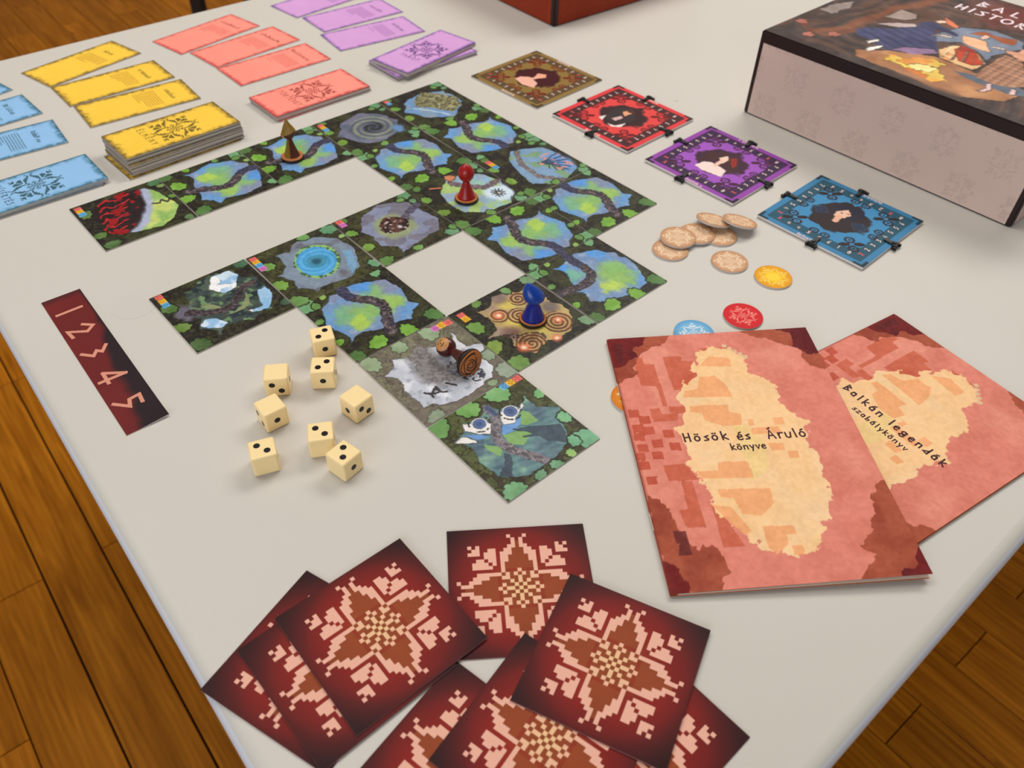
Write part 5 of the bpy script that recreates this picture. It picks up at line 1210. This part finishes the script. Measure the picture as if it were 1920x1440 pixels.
# ------------------------------------------------------------------ pawns
def lathe(name, prof, seg, mat, smooth=True, facet=0.0):
    v, f_ = [], []
    for r, z in prof:
        for i in range(seg):
            t = 2 * math.pi * i / seg; rr = r * (1 + facet * math.cos(t * 3 + z))
            v.append((rr * math.cos(t) * MM, rr * math.sin(t) * MM, z * MM))
    for j in range(len(prof) - 1):
        for i in range(seg):
            f_.append([j * seg + i, j * seg + (i + 1) % seg, (j + 1) * seg + (i + 1) % seg, (j + 1) * seg + i])
    f_.append(list(range(seg))[::-1]); f_.append([(len(prof) - 1) * seg + i for i in range(seg)])
    return mesh_from(name, v, f_, [mat], smooth=smooth)
MAT['pawn_wood'] = new_mat('pale_cut_wood', (190, 112, 58), .55, .3)
MAT['pawn_bark'] = new_mat('black_painted_rim', (34, 20, 14), .45, .35)
MAT['pawn_red'] = new_mat('red_gloss_paint', (164, 12, 12), .28, .5)
MAT['pawn_blue'] = new_mat('blue_gloss_paint', (14, 34, 138), .26, .5)
MAT['pawn_blue2'] = new_mat('bright_blue_gloss_paint', (12, 62, 156), .26, .5)
MAT['pawn_olive'] = new_mat('olive_yellow_paint', (132, 98, 14), .4, .4)
MAT['pawn_brown'] = new_mat('dark_brown_varnish', (84, 36, 22), .26, .5)
MAT['pawn_maroon'] = new_mat('maroon_gloss_paint', (74, 24, 24), .24, .5)
MAT['pawn_face'] = new_mat('tan_face_paint', (200, 140, 84), .4, .4)
rim = lathe('pawn_base', [(9.6, 0), (10.5, .5), (10.6, 2.2), (9.9, 3.0)], 26, MAT['pawn_bark'], True, .02)
ringm = lathe('pawn_wood_ring', [(10.2, 2.6), (9.9, 3.3), (6.0, 3.5)], 26, MAT['pawn_wood'], True, .02)
def pawn(name, x, y, z, ang, label):
    e_ = bpy.data.objects.new(name, None); COL.objects.link(e_); e_.location = on_table(x, y, z); e_.rotation_euler = (0, 0, rad(ang))
    set_props(e_, label, 'pawn', 'painted wooden pawns'); link('base', rim, e_); link('wood_ring', ringm, e_)
    return e_
ZT = TT + .12
e_ = pawn('pawn', -45.6, 633.0, ZT, 0, 'glossy red pawn with a drop shaped head')
link('body', lathe('body', [(8.2, 3.3), (7.6, 4.6), (5.2, 11), (3.0, 17.5), (2.8, 19.5)], 24, MAT['pawn_red']), e_)
link('head', lathe('head', [(2.6, 18.6), (4.4, 20), (6.4, 22.6), (7.1, 25.6), (6.9, 28), (5.9, 30.8), (3.8, 33.2), (1.2, 35), (.2, 35.4)], 24, MAT['pawn_red']), e_)
e_ = pawn('pawn', 14.0, 469.9, ZT, 10, 'glossy blue pawn with a pointed blue cap on the spiral tile')
link('body', lathe('body', [(8.8, 3.3), (8.3, 4.8), (6.6, 9.5), (4.6, 15), (4.0, 18.2), (4.6, 19.5)], 26, MAT['pawn_blue']), e_)
hd = lathe('head', [(4.0, 18.2), (6.0, 19.4), (7.8, 21.4), (8.1, 23.2), (7.7, 25.4), (6.4, 28.0), (4.5, 30.6), (2.4, 32.8), (.8, 34.2), (.1, 34.6)], 22, MAT['pawn_blue2'])
for v in hd.vertices: v.co.x -= max(0, v.co.z - .0232) * .42; v.co.y += max(0, v.co.z - .0232) * .1
link('head', hd, e_)
e_ = pawn('pawn', -213.4, 695.0, ZT, 0, 'brown wooden pawn with a pointed olive yellow cap')
bd_ = lathe('body', [(7.6, 3.3), (7.0, 5), (4.6, 12), (2.4, 20), (2.2, 21)], 8, MAT['pawn_brown'], False); link('body', bd_, e_)
bd_.materials.append(MAT['pawn_olive'])
for i, p_ in enumerate(bd_.polygons):
    if p_.center.x < -.0005 and p_.center.y < .003: p_.material_index = 1
link('head', lathe('head', [(2.2, 20.4), (4.2, 21.6), (5.6, 24), (5.9, 26.2), (5.2, 28.4)], 18, MAT['pawn_brown']), e_)
cp_ = lathe('cap', [(7.2, 26.6), (7.3, 27.2), (3.6, 33.8), (.3, 40.0)], 7, MAT['pawn_olive'], False)
for v in cp_.vertices: v.co.z += v.co.x * .28 if v.co.z < .029 else 0
link('cap', cp_, e_)
fc_ = lathe('face', [(3.0, -.1), (2.9, .25), (2.0, .6)], 14, MAT['pawn_face']); q = link('face', fc_, e_, (-4.6 * MM, -2.9 * MM, 24.4 * MM)); q.rotation_euler = Vector((-.82, -.52, .05)).to_track_quat('Z', 'Y').to_euler()
# fallen pawn: axis lies on its base rim and its head
hp, bp_ = Vector((-50.2, 431.6, TT + 7.4)), Vector((-29.6, 410.4, TT + 10.6))
ax = (hp - bp_).normalized()
upv = Vector((0, 0, 1)); xs_ = upv.cross(ax).normalized(); ys_ = ax.cross(xs_)
e_ = bpy.data.objects.new('pawn', None); COL.objects.link(e_)
o_ = bp_ - ax * 1.5
e_.matrix_world = Matrix(((xs_.x, ys_.x, ax.x, o_.x * MM), (xs_.y, ys_.y, ax.y, o_.y * MM), (xs_.z, ys_.z, ax.z, o_.z * MM + TABLE), (0, 0, 0, 1)))
set_props(e_, 'fallen maroon pawn with a tan face, its ringed base turned to the viewer', 'pawn', 'painted wooden pawns')
link('base', lathe('base', [(10.0, .1), (10.5, .6), (10.4, 3.2), (9.4, 3.9)], 26, MAT['pawn_bark'], True, .03), e_)
link('base_end', lathe('base_end', [(9.9, .25), (9.9, 0), (9.6, -.25)], 26, MAT['pawn_wood'], True, .03), e_)
sp_ = []
for k, r in enumerate((1.6, 3.4, 5.2, 7.0, 8.6)):
    st = k * 70; sp_.append([(r * (1 + .10 * math.sin(3 * rad(t) + k)) * math.cos(rad(t + st)), r * (1 + .10 * math.cos(2 * rad(t) + k)) * math.sin(rad(t + st))) for t in range(0, (250, 330, 210, 300, 200)[k], 15)])
qd = [q_[::-1] for st_ in ribbon(sp_, .75) for q_ in st_]
link('growth_rings', flat_quads('growth_rings', qd, -.32, MAT['pawn_bark']), e_)
link('body', lathe('body', [(7.6, 3.6), (6.6, 5), (4.2, 12), (3.0, 18), (2.9, 21)], 22, MAT['pawn_maroon']), e_)
hc = 27.0
link('head', lathe('head', [(2.6, 20.0), (4.9, 21.6), (6.7, 24.2), (7.2, 27), (6.7, 29.8), (4.9, 32.4), (2.4, 33.8), (.3, 34.2)], 24, MAT['pawn_maroon']), e_)
wd = Vector((-.42, -.38, .82)); dirf = Vector((wd.dot(xs_), wd.dot(ys_), wd.dot(ax))).normalized()       # the face looks up and to the left
cap = bmesh.new(); bmesh.ops.create_uvsphere(cap, u_segments=24, v_segments=16, radius=7.35 * MM)
bmesh.ops.delete(cap, geom=[v for v in cap.verts if v.co.z < 4.6 * MM], context='VERTS')
q = link('face', bm_mesh('face', cap, [MAT['pawn_face']], True), e_, (0, 0, hc * MM)); q.rotation_euler = dirf.to_track_quat('Z', 'Y').to_euler()
for st in ([(-2.2, 1.6), (-.6, 2.2)], [(.8, 2.2), (2.4, 1.5)], [(-1.8, -1.2), (.2, -1.8), (1.6, -1.0)], [(.1, .9), (-.3, -.2)]):
    pts = []
    me_q = ribbon([st], .5)[0]; vv, ff = [], []
    for qq in me_q:
        k = len(vv); vv += [(x * MM, y * MM, math.sqrt(max(7.45 ** 2 - x * x - y * y, 0)) * MM) for x, y in qq]; ff.append([k, k + 1, k + 2, k + 3])
    w_ = link('face_line', mesh_from('face_line', vv, ff, [MAT['pawn_bark']]), e_, (0, 0, hc * MM)); w_.rotation_euler = q.rotation_euler

# ------------------------------------------------------------------ round tokens
def token_mesh(name, mid, rimc, glow=None):
    R, T_ = 15.0, 1.5; seg, rings = 48, 10
    v = [(0, 0, T_ * MM)]; cols = [mid]
    for j in range(1, rings + 1):
        for i in range(seg):
            t = 2 * math.pi * i / seg; r = R * j / rings
            v.append((r * math.cos(t) * MM, r * math.sin(t) * MM, T_ * MM)); w = min(max((j / rings - .55) / .45, 0), 1) ** 1.3
            c_ = np.array(mid, float) * (1 - w) + np.array(rimc, float) * w
            if glow is not None:
                g = min(max((.55 - j / rings) / .3, 0), 1); c_ = c_ * (1 - g) + np.array(glow, float) * g
            cols.append(c_)
    if glow is not None: cols[0] = glow
    f_ = [[0, 1 + i, 1 + (i + 1) % seg] for i in range(seg)]
    for j in range(rings - 1):
        for i in range(seg):
            a0 = 1 + j * seg; f_.append([a0 + i, a0 + seg + i, a0 + seg + (i + 1) % seg, a0 + (i + 1) % seg])
    nt = len(f_); last = 1 + (rings - 1) * seg; k = len(v)
    v += [v[last + i] for i in range(seg)] + [(v[last + i][0], v[last + i][1], 0) for i in range(seg)]
    f_ += [[k + seg + i, k + seg + (i + 1) % seg, k + (i + 1) % seg, k + i] for i in range(seg)] + [[k + seg + i for i in range(seg)][::-1]]
    me = mesh_from(name, v, f_, [MAT['print_card'], MAT['card_edge']], [0] * nt + [1] * (len(f_) - nt))
    color_attr(me, np.array(cols, float)); return me
MOT = motif_quads(.80)
def token(me, ink, x, y, z, tilt, tdir, spin, label, group, cell=.80):
    """tilt: degrees the disc leans, raised towards compass direction tdir"""
    M_ = Matrix.Rotation(rad(tdir), 4, 'Z') @ Matrix.Rotation(rad(-tilt), 4, 'Y') @ Matrix.Rotation(rad(-tdir + spin), 4, 'Z')
    o = link('token', me, None); o.matrix_world = Matrix.Translation(Vector(on_table(x, y, z))) @ M_
    set_props(o, label, 'token', group); link('emblem', flat_quads('emblem', motif_quads(cell), 1.54, ink), o); return o
tan_me = token_mesh('token_tan', (218, 176, 138), (190, 138, 98)); tan_ink = new_mat('pale_token_print', (240, 208, 172), .5, .3)
G_ = 'tan tokens beside the teal board'
token(tan_me, tan_ink, 128.0, 566.5, .02, 0, 0, 40, 'tan round token at the lower left of the overlapping pile', G_)
token(tan_me, tan_ink, 172.2, 589.5, .02, 0, 0, 10, 'tan round token mostly hidden at the bottom of the pile', G_)
token(tan_me, tan_ink, 153.0, 589.0, 1.6, 0, 0, 75, 'tan round token in the middle of the pile, half covered', G_)
token(tan_me, tan_ink, 135.6, 580.5, 3.2, 0, 0, -50, 'tan round token on top of the left half of the pile', G_)
token(tan_me, tan_ink, 169.0, 606.0, 4.7, 15, -125, 20, 'tan round token leaning at the back of the pile', G_)
token(tan_me, tan_ink, 191.0, 603.5, 5.9, 15, -128, 0, 'tan round token leaning at the right end of the pile', G_)
token(tan_me, tan_ink, 174.9, 552.4, .02, 0, 0, -45, 'single tan round token between the pile and the yellow token', G_)
token(token_mesh('token_yellow', (240, 174, 10), (226, 150, 2), (255, 226, 20)), new_mat('yellow_token_print', (252, 206, 70), .5, .3), 206.8, 533.3, .02, 0, 0, -20, 'bright yellow round token below the teal board', 'coloured round tokens')
token(token_mesh('token_red', (216, 22, 32), (208, 18, 28)), new_mat('pink_token_print', (244, 128, 116), .5, .3), 173.6, 483.0, .02, 0, 0, -30, 'bright red round token above the booklets', 'coloured round tokens', .68)
token(token_mesh('token_blue', (128, 186, 222), (86, 160, 208)), new_mat('white_token_print', (214, 232, 244), .5, .3), 133.5, 461.0, .02, 0, 0, -42, 'light blue round token half under the front booklet', 'coloured round tokens', .68)
token(token_mesh('token_orange', (226, 140, 30), (214, 118, 16), (240, 190, 90)), new_mat('cream_token_print', (246, 214, 140), .5, .3), 82.6, 392.0, .02, 0, 0, 30, 'orange round token sticking out at the left of the front booklet', 'coloured round tokens', .68)
